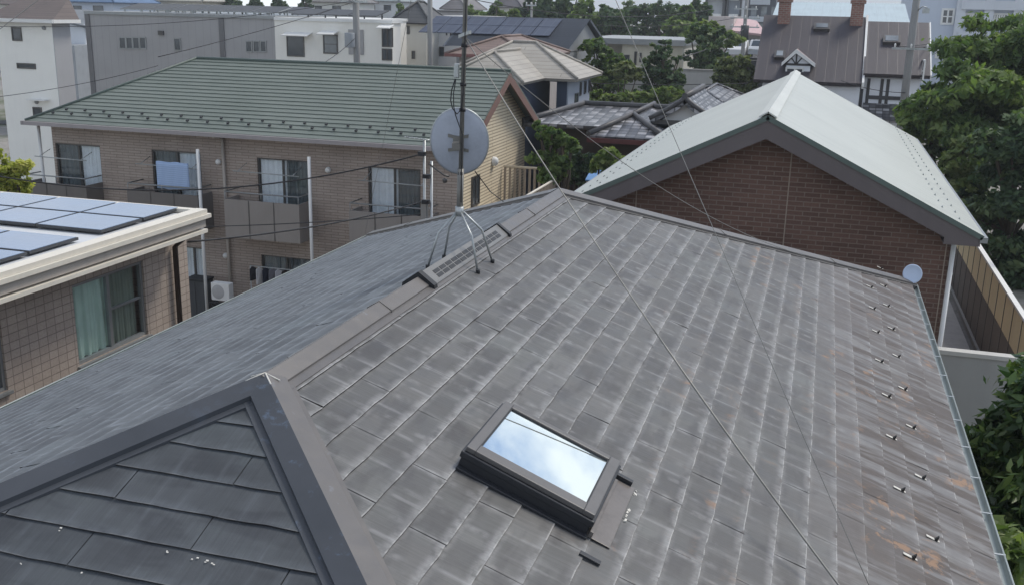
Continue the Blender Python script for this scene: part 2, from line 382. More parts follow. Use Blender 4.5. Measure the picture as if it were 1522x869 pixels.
# ------------------------------------------------------------------ the ground
def sstep(a, b, x):
    t = np.clip((x-a)/(b-a), 0, 1); return t*t*(3-2*t)
def gz(x, y):
    base = -.6+.6*sstep(30, 60, y)
    return base+2.6*sstep(-4.5, .8, x)*sstep(2, 8, y)*(1-sstep(45, 75, y))
def ground():
    xs = np.concatenate([np.linspace(-2500, -80, 12), np.linspace(-70, -10, 13), np.linspace(-8, 6, 29), np.linspace(8, 80, 13), np.linspace(100, 2500, 12)])
    ys = np.concatenate([np.linspace(-120, -4, 10), np.linspace(-2, 40, 43), np.linspace(44, 110, 23), np.linspace(130, 2800, 14)])
    mb = MB(); nx = len(xs)
    vs = [(x, y, float(gz(x, y))) for y in ys for x in xs]
    fs = [(j*nx+i, j*nx+i+1, (j+1)*nx+i+1, (j+1)*nx+i) for j in range(len(ys)-1) for i in range(nx-1)]
    mb.add(vs, fs, 0, True)
    t = NT('ground_soil_gravel'); p = t.obj(); a = t.noise(p, .09, 5, .6); b = t.noise(p, 3, 4, .6)
    c = t.ramp(a, [(.35, (.17, .16, .145)), (.5, (.27, .255, .235)), (.62, (.10, .115, .065))])
    c = t.mix(1, c, t.ramp(b, [(.3, .75), (.7, 1.15)]), 'MULTIPLY')
    o = mb.build('ground', t.done(c, .95)); o['kind'] = 'structure'
ground()
pb = MB(); pb.obox((2.05, 15.0, 2.03), (1.62, 0, 0), (0, 17, 0), (0, 0, .06)); o = pb.build('path', m_paint('path_concrete', (.48, .465, .44), .85, .2)); o['kind'] = 'structure'
rb = MB(); rb.obox((-60, 62, .02), (100, 0, 0), (0, 5, 0), (0, 0, .05)); o = rb.build('road', M['asphalt']); o['kind'] = 'structure'

# ------------------------------------------------------------------ the main house with its slate hip roof
X0, YA, YB, ZR, T, RUN = -2.447, 4.088, 9.823, 7.34, .4, 3.77
LEN = math.sqrt(1+T*T)
house = empty('slate_roof_house', (X0, (YA+YB)/2, 0), 'near house with dark grey weathered slate hip roof, one skylight and a long ridge', 'house')

def slate_slope(name, o, u, h, umin, umax, seed, rustf, stainf, parent, mat='slate', dark=1.):
    """one roof slope of overlapping slates: h = horizontal down-slope direction"""
    rnd = random.Random(seed)
    o, u, h = V(o), V(u), V(h); v = (h-Z*T)/LEN; n = (h*T+Z)/LEN
    smax = RUN*LEN; ex = .182
    bots = [.145, .305, .47]; 
    while bots[-1] < smax-.12: bots.append(bots[-1]+.1795)
    bots[-1] = smax
    verts, faces, uv, tuv, tone, stain, rust = [], [], [], [], [], [], []
    NS = 10
    def P(a, s, hh): return o+u*a+v*s+n*hh
    top = -.02
    for ci, bot in enumerate(bots):
        t0 = max(top-.012, 0.0); t1 = bot
        L = .91 if True else 0
        off = (ci % 2)*.455+rnd.uniform(-.03, .03)
        lo = umin-t1/LEN; hi = umax+t1/LEN
        k0 = math.floor((lo-off)/L); k1 = math.ceil((hi-off)/L)
        ph = rnd.uniform(0, 6)
        for k in range(k0, k1):
            a0, a1 = off+k*L+.0025, off+(k+1)*L-.0025
            if a1 <= lo or a0 >= hi: continue
            tn = rnd.random(); lift = rnd.uniform(-.0008, .0022); sk = rnd.uniform(-.003, .003)
            w1 = rnd.uniform(.0008, .0026); w2 = rnd.uniform(5, 9); cup = rnd.uniform(-.001, .003)
            rows = []
            for ri, fr in enumerate((0, .55, 1.0)):
                s_ = t0+(t1-t0)*fr
                l_, h_ = umin-s_/LEN, umax+s_/LEN
                row = []
                for i in range(NS+1):
                    a = a0+(a1-a0)*i/NS
                    a_ = min(max(a, l_), h_)
                    w = (w1*math.sin(a*w2*3+ph+k)+w1*.6*math.sin(a*w2*7.3+k*2))*(1 if fr == 1 else 0)
                    hh = .0005+(.0095+lift)*fr+(cup*(abs(i/NS-.5)*2)**2+.0012*math.sin(a*9+ph))*fr
                    row.append((P(a_, min(s_+w+sk*(i/NS-.5)*fr, smax), hh), (a_, s_), (i/NS, fr), hh))
                rows.append(row)
            b = len(verts)
            for row in rows: verts += [q[0] for q in row]
            verts += [P(q[1][0], q[1][1]+.0, q[3]-.0068)+v*((rows[2][i][0]-P(q[1][0], q[1][1], q[3])).dot(v)-.001) for i, q in enumerate(rows[2])]
            m = NS+1; um, vm = (a0+a1)/2, (t0+t1)/2
            st, rs = stainf(um, vm, rnd), rustf(um, vm, rnd)
            flip = u.cross(v).dot(n) < 0
            for r_ in range(3):
                for i in range(NS):
                    f = [b+r_*m+i, b+r_*m+i+1, b+(r_+1)*m+i+1, b+(r_+1)*m+i]
                    def uvq(idx):
                        r2_, i2 = divmod(idx-b, m); rr = rows[min(r2_, 2)][i2]; return rr[1], rr[2]
                    pts = [verts[x] for x in f]
                    if (pts[1]-pts[0]).length < 1e-6 and (pts[2]-pts[3]).length < 1e-6: continue
                    if flip: f = f[::-1]
                    faces.append(f); uv += [uvq(x)[0] for x in f]; tuv += [uvq(x)[1] for x in f]
                    tone.append(tn*dark); stain.append(st); rust.append(rs)
        top = bot
    # roofing felt underneath
    b = len(verts); q = [(umin, .0), (umax, .0), (umax+RUN, smax-.02), (umin-RUN, smax-.02)]
    verts += [P(a, s, -.006) for a, s in q]
    f = [b, b+1, b+2, b+3]
    if u.cross(v).dot(n) < 0: f = f[::-1]
    faces.append(f); uv += [(0, 0)]*4; tuv += [(.3, .5)]*4; tone.append(.1); stain.append(0); rust.append(0)
    me = bpy.data.meshes.new(name); me.from_pydata([tuple(x) for x in verts], [], faces); me.materials.append(M[mat])
    for nm, dat in (('UVMap', uv), ('TileUV', tuv)):
        l = me.uv_layers.new(name=nm); l.data.foreach_set('uv', np.array(dat, 'f').ravel())
    for nm, dat in (('tone', tone), ('stain', stain), ('rust', rust)):
        at = me.attributes.new(nm, 'FLOAT', 'FACE'); at.data.foreach_set('value', np.array(dat, 'f'))
    ob = bpy.data.objects.new(name, me); C.objects.link(ob); ob.parent = parent; ob.location = -parent.location
    return ob
sst = lambda a, b, x: float(sstep(a, b, x))
zero = lambda a, s, r: 0.
slope_r = slate_slope('roof_slope', (X0, 0, ZR), Y, X, YA, YB, 3, lambda a, s, r: (.25+.75*r.random())*sst(.9, 1.9, s)*sst(3.0, 4.5, a)+.9*sst(2.9, 3.2, s)*sst(9, 7.5, a), lambda a, s, r: min(1.15, sst(2.7, 3.35, s)*r.uniform(.55, 1.1)+.12*sst(1.2, 2.6, s)), house)
slope_r['label'] = 'grey weathered slope with rust stains, skylight and snow guards'
slope_l = slate_slope('roof_slope', (X0, 0, ZR), Y, -X, YA, YB, 11, zero, zero, house, 'slatesky')  # cooler slate copy: the reflected sky's blue is put into its colour
slope_l['label'] = 'sky tinted bluish grey far side slope seen at a shallow angle'
slope_f = slate_slope('roof_slope', (0, YA, ZR), X, -Y, X0, X0, 23, zero, zero, house, 'slateshade')  # darker slate copy: this slope's shade is put into its colour
slope_f['label'] = 'dark shaded triangular hip end slope nearest the viewer'
slope_b = slate_slope('roof_slope', (0, YB, ZR), X, Y, X0, X0, 29, zero, zero, house)

def cap_strip(name, A, B, wd, k, w, lift, mats, parent, flange=.045, joints=(), lip=.019):
    """folded metal cap over a ridge or hip line A-B; wd = horizontal side direction, k = fall per metre to the side"""
    A, B, wd = V(A), V(B), V(wd).normalized(); mb = MB(); d = (B-A).normalized()
    def sect(p, e=0., f=True):
        out = []
        for s in (1, -1):
            E = p+wd*s*(w+e)-Z*(k*w)+Z*(lip+e); Lp = p+wd*s*(w+e)-Z*(k*(w+e))+Z*.015
            Fl = p+wd*s*(w+flange)-Z*(k*(w+flange))+Z*.017; Fe = p+wd*s*(w+flange)-Z*(k*(w+flange))-Z*.012
            out.append((E, Lp, Fl, Fe))
        return p+Z*(lift+e), out
    def strip(p, q, e=0.):
        pk0, s0 = sect(p, e); pk1, s1 = sect(q, e)
        for i in (0, 1):
            a, b = s0[i], s1[i]
            chain0 = [pk0, *a] if e == 0 else [pk0, a[0], a[1]]; chain1 = [pk1, *b] if e == 0 else [pk1, b[0], b[1]]
            for j in range(len(chain0)-1):
                f = [chain0[j], chain1[j], chain1[j+1], chain0[j+1]]
                mb.face(f if i == 0 else f[::-1], i)
        mb.face([s0[0][1], s0[0][0], pk0, s0[1][0], s0[1][1]], 0); mb.face([s1[0][1], s1[0][0], pk1, s1[1][0], s1[1][1]][::-1], 0)
    strip(A, B)
    for jy in joints:
        p = A+d*jy; strip(p-d*.012, p+d*.012, .004)
    return mb.build(name, mats, parent)
PA, PB = V((X0, YA, ZR)), V((X0, YB, ZR))
cap_strip('ridge_cap', PA-Y*.03, PB+Y*.03, X, T, .078, .045, [M['cap'], M['cap']], house, lip=.026, joints=(1.38, 4.6))
HK = T/math.sqrt(2)
EZ = ZR-T*RUN
hips = [((1, -1), 'right front hip cap with worn blue paint on its shaded side'), ((-1, -1), 'dark hip cap running to the lower left corner'), ((1, 1), 'pale hip cap running down to the small dish'), ((-1, 1), None)]
for (sx, sy), lb in hips:
    P0 = PA if sy < 0 else PB; P1 = P0+V((sx*RUN, sy*RUN, -T*RUN)); wd = V((sx, -sy, 0)) if sy < 0 else V((sx, -sy, 0))
    mats = [M['cap'], M['cap']]
    if (sx, sy) == (1, -1): wd = V((1, 1, 0)); mats = [M['cap'], M['capblue']]
    if (sx, sy) == (-1, -1): wd = V((1, -1, 0)); mats = [M['capdark'], M['capdark']]
    o = cap_strip('hip_cap', P0, P1, wd, HK, .10, .050, mats, house, flange=.034, joints=(2.2, 4.0), lip=.038)
    if lb: o['label'] = lb
# apex saddle where ridge and near hips meet, with a bead of old sealant
mb = MB()
for d_ in (V((1, -1, -T)), V((-1, -1, -T))):
    d_ = d_.normalized(); mb.tube([PA+Z*.047, PA+Z*.047+d_*.10], .004, 6)
mb.tube([PA+Z*.046+X*.0, PA+X*.078-Z*.028+Z*.046], .004, 6); mb.tube([PA+Z*.046, PA-X*.078-Z*.028+Z*.046], .004, 6)
mb.build('sealant_bead', M['sealant'], house)

# walls and soffit
mb = MB(); e = RUN-.55
wx0, wx1, wy0, wy1 = X0-e, X0+e, YA-e, YB+e
mb.box(wx0, wx1, wy0, wy1, -1.2, EZ-.03); mb.build('wall', M['stucco'], house)
mb = MB(); r_ = RUN-.03
for a in ((X0-r_, X0-e-.002, YA-r_, YB+r_), (X0+e+.002, X0+r_, YA-r_, YB+r_), (X0-e, X0+e, YA-r_, YA-e-.002), (X0-e, X0+e, YB+e+.002, YB+r_)):
    mb.box(a[0], a[1], a[2], a[3], EZ-.16, EZ-.03)
mb.build('eaves_soffit', M['darkgrey'], house)
for (yy, zz) in ((3.0, 3.6), (7.2, 3.6), (10.6, 3.6)):
    window(house, (wx1, yy, zz), Y, X, 1.65, 1.1, M['alu'], M['panefar'], .05, 1)

# gutters with brackets
def gutter(xc, side, parent, y0, y1):
    mb = MB(); zt = EZ-.012; r = .036; n = 9
    prof = [(xc+side*(-r*math.cos(math.pi*i/n)), zt-r*1.15*math.sin(math.pi*i/n)) for i in range(n+1)]
    inner = [(xc+side*(-(r-.004)*math.cos(math.pi*i/n)), zt-(r-.004)*1.15*math.sin(math.pi*i/n)) for i in range(n+1)]
    def ex(pr, rev):
        for i in range(n):
            f = [(pr[i][0], y0, pr[i][1]), (pr[i][0], y1, pr[i][1]), (pr[i+1][0], y1, pr[i+1][1]), (pr[i+1][0], y0, pr[i+1][1])]
            mb.face(f[::-1] if rev else f)
    ex(prof, side < 0); ex(inner, side > 0)
    mb.tube([(prof[-1][0], y0, zt+.003), (prof[-1][0], y1, zt+.003)], .008, 6)
    mb.tube([(prof[0][0], y0, zt+.003), (prof[0][0], y1, zt+.003)], .005, 6)
    g = mb.build('gutter', M['gutter'], parent)
    return g, zt, r
g, zt, r = gutter(X0+RUN+.034, 1, house, YA-RUN, YB+RUN)
for i in range(23):
    yy = YA-RUN+.3+i*.585
    b = MB(); b.obox((X0+RUN-.01, yy-.009, zt+.004), (.084, 0, 0), (0, .016, 0), (0, 0, .005)); b.obox((X0+RUN+.072, yy-.009, zt-.02), (.006, 0, 0), (0, .018, 0), (0, 0, .03))
    b.build('bracket', M['galv'], g)
gutter(X0-RUN-.034, -1, house, YA-RUN, YB+RUN)

# ridge vent
vent = MB(); y0, y1 = 6.10, 7.78; W = .098
sec = [(-W-.012, -.040), (-W, -.036), (-W, -.014), (-W*.9, -.004), (0, .066), (W*.9, -.004), (W, -.014), (W, -.036), (W+.012, -.040)]
for i in range(len(sec)-1):
    a, b = sec[i], sec[i+1]; vent.face([(X0+a[0], y0, ZR+a[1]), (X0+a[0], y1, ZR+a[1]), (X0+b[0], y1, ZR+b[1]), (X0+b[0], y0, ZR+b[1])])
vent.obox((X0+W+.004, y0+.05, ZR-.036), (.03, 0, -.012), (0, y1-y0-.1, 0), (0, 0, .008))
vo = vent.build('ridge_vent', M['vent'], house)
sl_ = MB(); sv_ = V((W*.9, 0, -.070)).normalized(); nn = V((.070, 0, W*.9)).normalized()
for k in range(12):
    for rr in (0, 1):
        p = V((X0, y0+.14+k*(y1-y0-.26)/12, ZR+.066))+sv_*(.036+rr*.036)+nn*.0006
        sl_.obox(p, Y*.098, sv_*.029, nn*.002)
sl_.build('vent_slots', M['black'], vo)
for h0, h1 in ((y0-.045, y0+.012), (y1-.012, y1+.03)):
    hs = [(-W-.020, -.036), (-W-.016, -.004), (0, .079), (W+.016, -.004), (W+.020, -.036), (W+.004, -.034), (0, .046), (-W-.004, -.034)]
    hd = MB(); n_ = len(hs); P0 = [V((X0+q[0], h0, ZR+q[1])) for q in hs]; P1 = [V((X0+q[0], h1, ZR+q[1])) for q in hs]
    for i in range(n_): j = (i+1) % n_; hd.face([P0[i], P1[i], P1[j], P0[j]])
    for Q, fl in ((P0, 1), (P1, 0)):
        for tri in ((0, 1, 2, 6, 7), (2, 3, 4, 5, 6)):
            f = [Q[i] for i in tri]; hd.face(f[::-1] if fl else f)
    hd.build('vent_hood', M['black'], vo)

# roof point helper: s metres down the right slope, at y
NR = V((T, 0, 1))/LEN; SR = V((1, 0, -T))/LEN
def rp(s, y, hgt=0.): return V((X0, y, ZR))+SR*s+NR*hgt

# skylight
skl = empty('skylight', rp(1.3, 4.55, 0)-house.location); skl.parent = house
def sbox(mb, s0, s1, ya, yb, h0, h1, mat=0): mb.obox(rp(s0, ya, h0), SR*(s1-s0), Y*(yb-ya), NR*(h1-h0), mat)
sa, sb, ya, yb = 1.012, 1.685, 4.258, 4.872
mb = MB(); sbox(mb, sa-.012, sb+.01, ya-.012, yb+.012, .0, .062); mb.build('upstand', M['skyside'], skl, .004)
mb = MB(); sbox(mb, sa-.022, sb+.022, ya-.022, yb+.022, .062, .098); mb.build('lower_cladding', M['skyside'], skl, .006)
mb = MB(); ft = .125; g0, g1, h0, h1 = sa+.042, sb-.050, ya+.068, yb-.034
sbox(mb, sa-.008, g0, ya-.008, yb+.008, .098, ft); sbox(mb, g1, sb+.008, ya-.008, yb+.008, .098, ft)
sbox(mb, g0, g1, ya-.008, h0, .098, ft); sbox(mb, g0, g1, h1, yb+.008, .098, ft)
mb.build('frame', M['skyframe'], skl, .004)
mb = MB()
sbox(mb, g0, g0+.007, h0, h1, .1, .119); sbox(mb, g1-.007, g1, h0, h1, .1, .119)
sbox(mb, g0+.007, g1-.007, h0, h0+.007, .1, .119); sbox(mb, g0+.007, g1-.007, h1-.007, h1, .1, .119)
mb.build('gasket', M['black'], skl)
mb = MB(); sbox(mb, g0+.003, g1-.003, h0+.003, h1-.003, .1, .113); mb.build('pane', M['skyglass'], skl)
mb = MB(); sbox(mb, sb+.012, sb+.137, ya-.02, yb+.02, .011, .016)
mb.obox(rp(sb+.02, ya-.02, .016), SR*.02, Y*(yb-ya-.02), NR*.03)
mb.build('apron_flashing', M['apron'], skl, .002)
for q in ((sb+.02, sb+.115, yb+.022, yb+.05, .008, .04), (sb+.02, sb+.125, ya-.195, ya-.165, .010, .022), (sa-.01, sb+.02, ya-.05, ya-.014, .006, .02)):
    mb = MB(); sbox(mb, *q); mb.build('side_flashing', M['skyside'], skl, .002)
rnd = random.Random(5); mb = MB()
for k in range(15):
    s = sb+.146+rnd.uniform(-.004, .006); y = yb+.01-rnd.choice((.0, .02, .22, .25, .28, .34))-rnd.random()*.03; q = rnd.uniform(.004, .011)
    mb.obox(rp(s, y, .008), SR*q+Y*rnd.uniform(-.01, .01), Y*q*rnd.uniform(.8, 2.2), NR*rnd.uniform(.003, .008))
mb.build('sealant_bead', M['sealant'], skl)

# snow guards on the right slope
def guard(s, y, first=[None]):
    if first[0] is None:
        mb = MB(); w = .013
        mb.obox(rp(.022, -w, .011), SR*.052, Y*2*w, NR*.0025, 0)
        mb.slab([rp(.072, -.010, .012), rp(.094, -.010, .012), rp(.090, -.008, .044)], .020, 1, d=Y)
        mb.obox(rp(.094, -.011, .011), SR*.014, Y*.022, NR*.0025, 0)
        o = mb.build('snow_guard', [M['guardpale'], M['guard']], house); first[0] = o; base = o
        o.location = -house.location+SR*s+Y*y
    else:
        o = first[0].copy(); C.objects.link(o); o.parent = house; o.location = -house.location+SR*s+Y*y
rnd = random.Random(2)
for k in range(-5, 5):
    guard(3.37+rnd.uniform(-.012, .012), 9.435+.916*k+rnd.uniform(-.02, .02)); guard(3.555+rnd.uniform(-.012, .012), 9.86+.916*k+rnd.uniform(-.02, .02))
# flakes of peeled paint lying on the hip end
mb = MB(); NF = V((0, -T, 1))/LEN; SF = V((0, -1, -T))/LEN
for k in range(13):
    px, py = [(300, 833), (285, 830), (318, 838), (88, 786), (241, 820), (28, 838), (118, 852)][k % 7]
    r = ray(px+rnd.uniform(-9, 9), py+rnd.uniform(-3, 3)); p = V((0, 0, H))+r*(NF.dot(V((X0, YA, ZR))+NF*.006-V((0, 0, H)))/NF.dot(r)); q = rnd.uniform(.002, .007)
    mb.obox(p+NF*.003, X*q*rnd.uniform(.7, 2), SF*q, NF*.002)
mb.build('paint_flakes', M['sealant'], house)

# ------------------------------------------------------------------ aerial mast with dish, guyed to the roof
MY = 6.88
J = aty(683, 316, MY); topm = aty(692, 0, MY+.04); md = (topm-J).normalized(); TOP = J+md*((11.4-J.z)/md.z)
mast = empty('aerial_mast', (X0, MY, ZR), 'tall steel aerial mast on four bent legs straddling the roof ridge, round dish facing away', 'antenna mast')
mb = MB(); mb.tube([J-Z*.01, J+md*.32], .024, 12); mb.tube([J+md*.32, TOP], .0165, 12); mb.build('pole', M['mast'], mast)
mb = MB(); mb.tube([J-Z*.025, J+Z*.045], .031, 12); mb.build('base_socket', M['galv'], mast)
for sx, fy, sdown in ((1, 6.72, .17), (1, 7.06, .17), (-1, 6.72, .17), (-1, 7.06, .17)):
    ft = V((X0+sx*(sdown+.035)/LEN*1.02, fy, ZR-T*(sdown+.035)/LEN+.008)); s0 = J+V((sx*.02, (fy-MY)*.15, 0))
    bend = V((s0.x+(ft.x-s0.x)*.62, s0.y+(ft.y-s0.y)*.62, s0.z-(s0.z-ft.z)*.36))
    mb = MB(); mb.tube([s0, s0.lerp(bend, .85), bend, bend.lerp(ft, .15), ft], .0085, 8); lg = mb.build('leg', M['galv'], mast)
    mb = MB(); mb.tube([ft-Z*.006, ft+Z*.022], .016, 8); mb.build('foot', M['black'], lg)
dc = aty(682.5, 211, MY+.13); ax = V((-.20, 1, .12)).normalized()
mb = MB(); R = .216
prof = [(0, -.045), (.3*R, -.040), (.6*R, -.024), (.85*R, -.005), (1.0*R, .012), (1.02*R, .018), (1.0*R, .022), (.85*R, .008), (.6*R, -.012), (.3*R, -.028), (0.001, -.033)]
mb.lathe(prof, dc, ax, 40, 0, .98, 1.12); dish = mb.build('dish', M['dish'], mast)
mb = MB(); mb.lathe([(1.0*R, .010), (1.035*R, .014), (1.035*R, .021), (1.0*R, .025)], dc, ax, 40, 0, .98, 1.12); mb.build('rim', M['galv'], dish)
mb = MB(); axr = ax.cross(Z).normalized(); axu = axr.cross(ax).normalized(); bk = dc-ax*.05
mb.obox(bk-axr*.035-axu*.05, axr*.07, axu*.10, -ax*.02)
for s in (1, -1):
    for r__ in (1, -1):
        mb.obox(bk+axu*(s*.042)-axu*.011, axr*(r__*.075)+axu*s*.012, axu*.022, ax*.02)
mb.obox(bk-axr*.03-axu*.022-ax*.10, axr*.06, axu*.044, ax*.085)
mb.build('bracket', M['mast'], mast)
mb = MB(); mb.tube([dc-axu*R*1.02+ax*.02, dc-axu*.16+ax*.26], .008, 6); mb.obox(dc-axu*.17+ax*.24-axr*.02, axr*.04, axu*.05, ax*.06); mb.build('feed_arm', M['galv'], mast)
for py in (164, 126, 258, 68):
    p = aty(684 if py > 100 else 688, py, MY); p = J+md*((p.z-J.z)/md.z)
    mb = MB(); mb.tube([p-md*.012, p+md*.012], .024, 10); mb.build('clamp_band', M['black'], mast)
pb_ = J+md*((aty(683, 106, MY).z-J.z)/md.z)-axr*0-X*.05
mb = MB(); mb.obox(pb_-Z*.05-X*.018-Y*.02, X*.036, Y*.03, Z*.10); mb.build('amplifier_box', M['galv'], mast, .006)
mb = MB()
def onmast(py, dx, dy=-.03): p = J+md*((aty(686, py, MY).z-J.z)/md.z); return p+V((dx, dy, 0))
mb.tube([onmast(118, -.05), onmast(135, -.075), onmast(150, -.08), onmast(162, -.065), onmast(170, -.03), onmast(164, -.002), onmast(140, .012), onmast(90, .014), onmast(40, .014), onmast(-60, .014)], .0045, 6)
mb.tube([onmast(118, -.045), onmast(140, -.06), onmast(160, -.055), onmast(172, -.04), onmast(200, .015), onmast(300, .02)], .004, 6)
mb.build('aerial_cable', M['cable'], mast)
mb = MB(); a = aty(706, 255, MY+.1); b = aty(748, 300, 8.2); mb.tube([a, a.lerp(b, .5)-Z*.03, b], .004, 6); mb.build('dish_cable', M['cable'], mast)
mb = MB(); p = J+md*((aty(690, 55, MY).z-J.z)/md.z)
mb.obox(p+V((-.035, -.03, -.012)), V((.075, 0, .03)), Y*.06, Z*.024); mb.build('guy_collar', M['galv'], mast)
def roofpt(px, py, hgt=.02):
    r = ray(px, py); return V((0, 0, H))+r*(NR.dot(rp(0, 0, hgt)-V((0, 0, H)))/NR.dot(r))
G0 = p
endC = roofpt(1297, 935); endB = roofpt(1300, 888); endA = roofpt(1196, 380, .06)
wire('guy_wire', sagline(G0, endC, .10, 24), .0042, M['wire'], mast)
wire('guy_wire', [G0.lerp(endC, q)-Z*(.10*4*q*(1-q)) for q in np.linspace(.55, 1, 12)], .0058, M['wire'], mast)
wire('guy_wire', sagline(TOP-md*.15, endB, .05, 24), .0022, M['wire'], mast)
wire('guy_wire', sagline(G0, endA, .22, 24), .0032, M['wire'], mast)
wire('guy_wire', sagline(TOP-md*.15, V((X0-RUN, 13.3, EZ+.03)), .05), .0022, M['wire'], mast)
wire('guy_wire', sagline(TOP-md*.15, V((X0-RUN, .6, EZ+.03)), .05), .0022, M['wire'], mast)
# small dish at the far eave corner
dk = empty('small_dish', (1.33, 13.45, 5.78), 'small round pale blue dish fixed at the far end of the gutter', 'dish antenna')
c = aty(1356, 407, 13.5); ax = (V((0, 0, H))-c); ax.z *= .6; ax = (ax.normalized()+V((.25, 0, .1))).normalized()
mb = MB(); mb.lathe([(.001, -.012), (.06, -.010), (.11, 0), (.122, .010), (.118, .014), (.10, .006), (.05, -.002), (.001, -.004)], c, ax, 28); mb.build('dish', M['dishr'], dk)
mb = MB(); mb.tube([c-ax*.012, c-ax*.06, V((1.36, 13.5, 5.74))], .010, 8); mb.build('bracket', M['black'], dk)

# ------------------------------------------------------------------ neighbours close by
# brick house with the pale green metal roof
M['brickdark'] = m_brick('dark_red_brick_tile', (.112, .064, .050), (.155, .090, .070), (.195, .15, .125), .235, .072, .008, .8, .5, .2)
def m_metalroof(name, col, seam=.45, rough=.42):
    t = NT(name); uv = t.uv(); sp = t.n('ShaderNodeSeparateXYZ'); t.l(uv, sp.inputs[0])
    fr = t.math('FRACT', t.math('DIVIDE', sp.outputs['X'], seam)); ln = t.maprange(t.math('ABSOLUTE', t.math('SUBTRACT', fr, .5)), .47, .5)
    a = t.noise(t.obj(), .6, 5, .6); st = t.noise(t.uv('UVMap', (6, .35, 1)), 1, 4, .6)
    c = t.ramp(t.math('ADD', t.math('MULTIPLY', a, .5), t.math('MULTIPLY', st, .5)), [(.3, sc3(col, .84)), (.5, col), (.7, sc3(col, 1.08))])
    c = t.mix(t.math('MULTIPLY', ln, .34), c, sc3(col, .55)); dt = t.noise(t.uv('UVMap', (9, .5, 1)), 1, 5, .7); c = t.mix(t.maprange(dt, .56, .74, 0, .35), c, sc3(col, .62)); t.bump(ln, .3, .012)
    return t.done(c, rough, .1, .5)
bh = empty('brick_house', (-.73, 21, 2), 'dark red brick house with pale green metal gable roof and brown bargeboards', 'house')
ax_, yF, yK, zA, kp = -.73, 15.3, 27.9, 7.71, .494
hw = 3.10; ze_ = zA-kp*hw
M['greenroof'] = m_metalroof('pale_green_metal_roof', (.435, .45, .41), .303)
for s in (1, -1):
    mb = MB(); mb.slab([(ax_, yF, zA), (ax_, yK, zA), (ax_+s*hw, yK, ze_), (ax_+s*hw, yF, ze_)], .07, 0, 1)
    mb.build('roof_slope', [M['greenroof'], m_paint('roof_edge_dark_green', (.10, .13, .115), .5, .15)] if s == 1 else [M['greenroof'], bpy.data.materials['roof_edge_dark_green']], bh)
mb = MB(); b_ = .05
mb.slab([(ax_, yF-.01, zA+.055), (ax_, yK, zA+.055), (ax_+.13, yK, zA+.055-kp*.13-.01), (ax_+.13, yF-.01, zA+.055-kp*.13-.01)], .02)
mb.slab([(ax_, yF-.01, zA+.055), (ax_, yK, zA+.055), (ax_-.13, yK, zA+.055-kp*.13-.01), (ax_-.13, yF-.01, zA+.055-kp*.13-.01)], .02)
mb.build('ridge_cap', m_paint('pale_ridge_metal', (.52, .53, .49), .45, .12, .1), bh)
M['barge'] = m_paint('brown_grey_bargeboard', (.125, .106, .106), .6, .1)
for s in (1, -1):
    mb = MB(); x1 = ax_+s*(hw-.04); xb = ax_+s*2.58
    zl = lambda x: zA-.075-kp*abs(x-ax_)
    pts = [(ax_, yF+.02, zl(ax_)), (x1, yF+.02, zl(x1)), (x1, yF+.02, 6.02), (xb, yF+.02, 6.02), (xb, yF+.02, zl(xb)-.24), (ax_, yF+.02, zl(ax_)-.27)]
    mb.slab(pts, .035, d=Y); mb.build('bargeboard', M['barge'], bh)
    mb = MB(); mb.slab([(ax_, yF+.06, zA-.30), (ax_, yF+.5, zA-.30), (ax_+s*2.56, yF+.5, zA-.30-kp*2.56), (ax_+s*2.56, yF+.06, zA-.30-kp*2.56)], .02)
    mb.build('soffit', M['barge'], bh)
    mb = MB(); mb.box(min(xb, x1), max(xb, x1), yF+.06, yK, 6.02, 6.04); mb.build('soffit', M['barge'], bh)
mb = MB(); wl, wr = ax_-2.74, ax_+2.74; yW = yF+.45; zt = lambda x: zA-.28-kp*abs(x-ax_)
mb.face([(wl, yW, 1.2), (wr, yW, 1.2), (wr, yW, zt(wr)), (ax_, yW, zt(ax_)), (wl, yW, zt(wl))])
mb.face([(wl, yK-.45, 1.2), (wr, yK-.45, 1.2), (wr, yK-.45, zt(wr)), (ax_, yK-.45, zt(ax_)), (wl, yK-.45, zt(wl))][::-1])
mb.face([(wr, yW, 1.2), (wr, yK-.45, 1.2), (wr, yK-.45, zt(wr)), (wr, yW, zt(wr))]); mb.face([(wl, yW, 1.2), (wl, yK-.45, 1.2), (wl, yK-.45, zt(wl)), (wl, yW, zt(wl))][::-1])
mb.build('wall', M['brickdark'], bh)
M['joint'] = m_paint('pale_joint_sealant', (.30, .245, .20), .8, .1)
for px, py in ((1171, 290), (946, 290), (1402, 400)):
    x = aty(px, py, yW).x; mb = MB(); mb.box(x-.008, x+.008, yW-.006, yW+.01, 1.3, zt(x)-.01); mb.build('joint_strip', M['joint'], bh)
mb = MB(); mb.tube([(wr+.03, yW-.04, 6.0), (wr+.03, yW-.04, 1.9)], .035, 10); mb.build('downpipe', M['white'], bh)
mb = MB(); p = aty(1422, 400, yW+.6); mb.lathe([(.001, 0), (.05, .01), (.07, .06), (.055, .13), (.03, .15), (.001, .155)], (wr+.09, yW+.6, 5.3), (0, 0, 1), 12); mb.obox((wr, yW+.57, 5.34), (.09, 0, 0), (0, .06, 0), (0, 0, .05)); mb.build('wall_lamp', M['galv'], bh)
for s in (1, -1):
    mb = MB(); xe = ax_+s*(hw+.05)
    mb.box(min(xe, xe-s*.1), max(xe, xe-s*.1), yF, yK, ze_-.10, ze_-.02); mb.build('gutter', M['alugrey'], bh)
for (py_, wz) in ((18.5, 3.2), (23.0, 3.2)): window(bh, (wr, py_, wz), Y, X, 1.6, 1.1)
gfirst = None
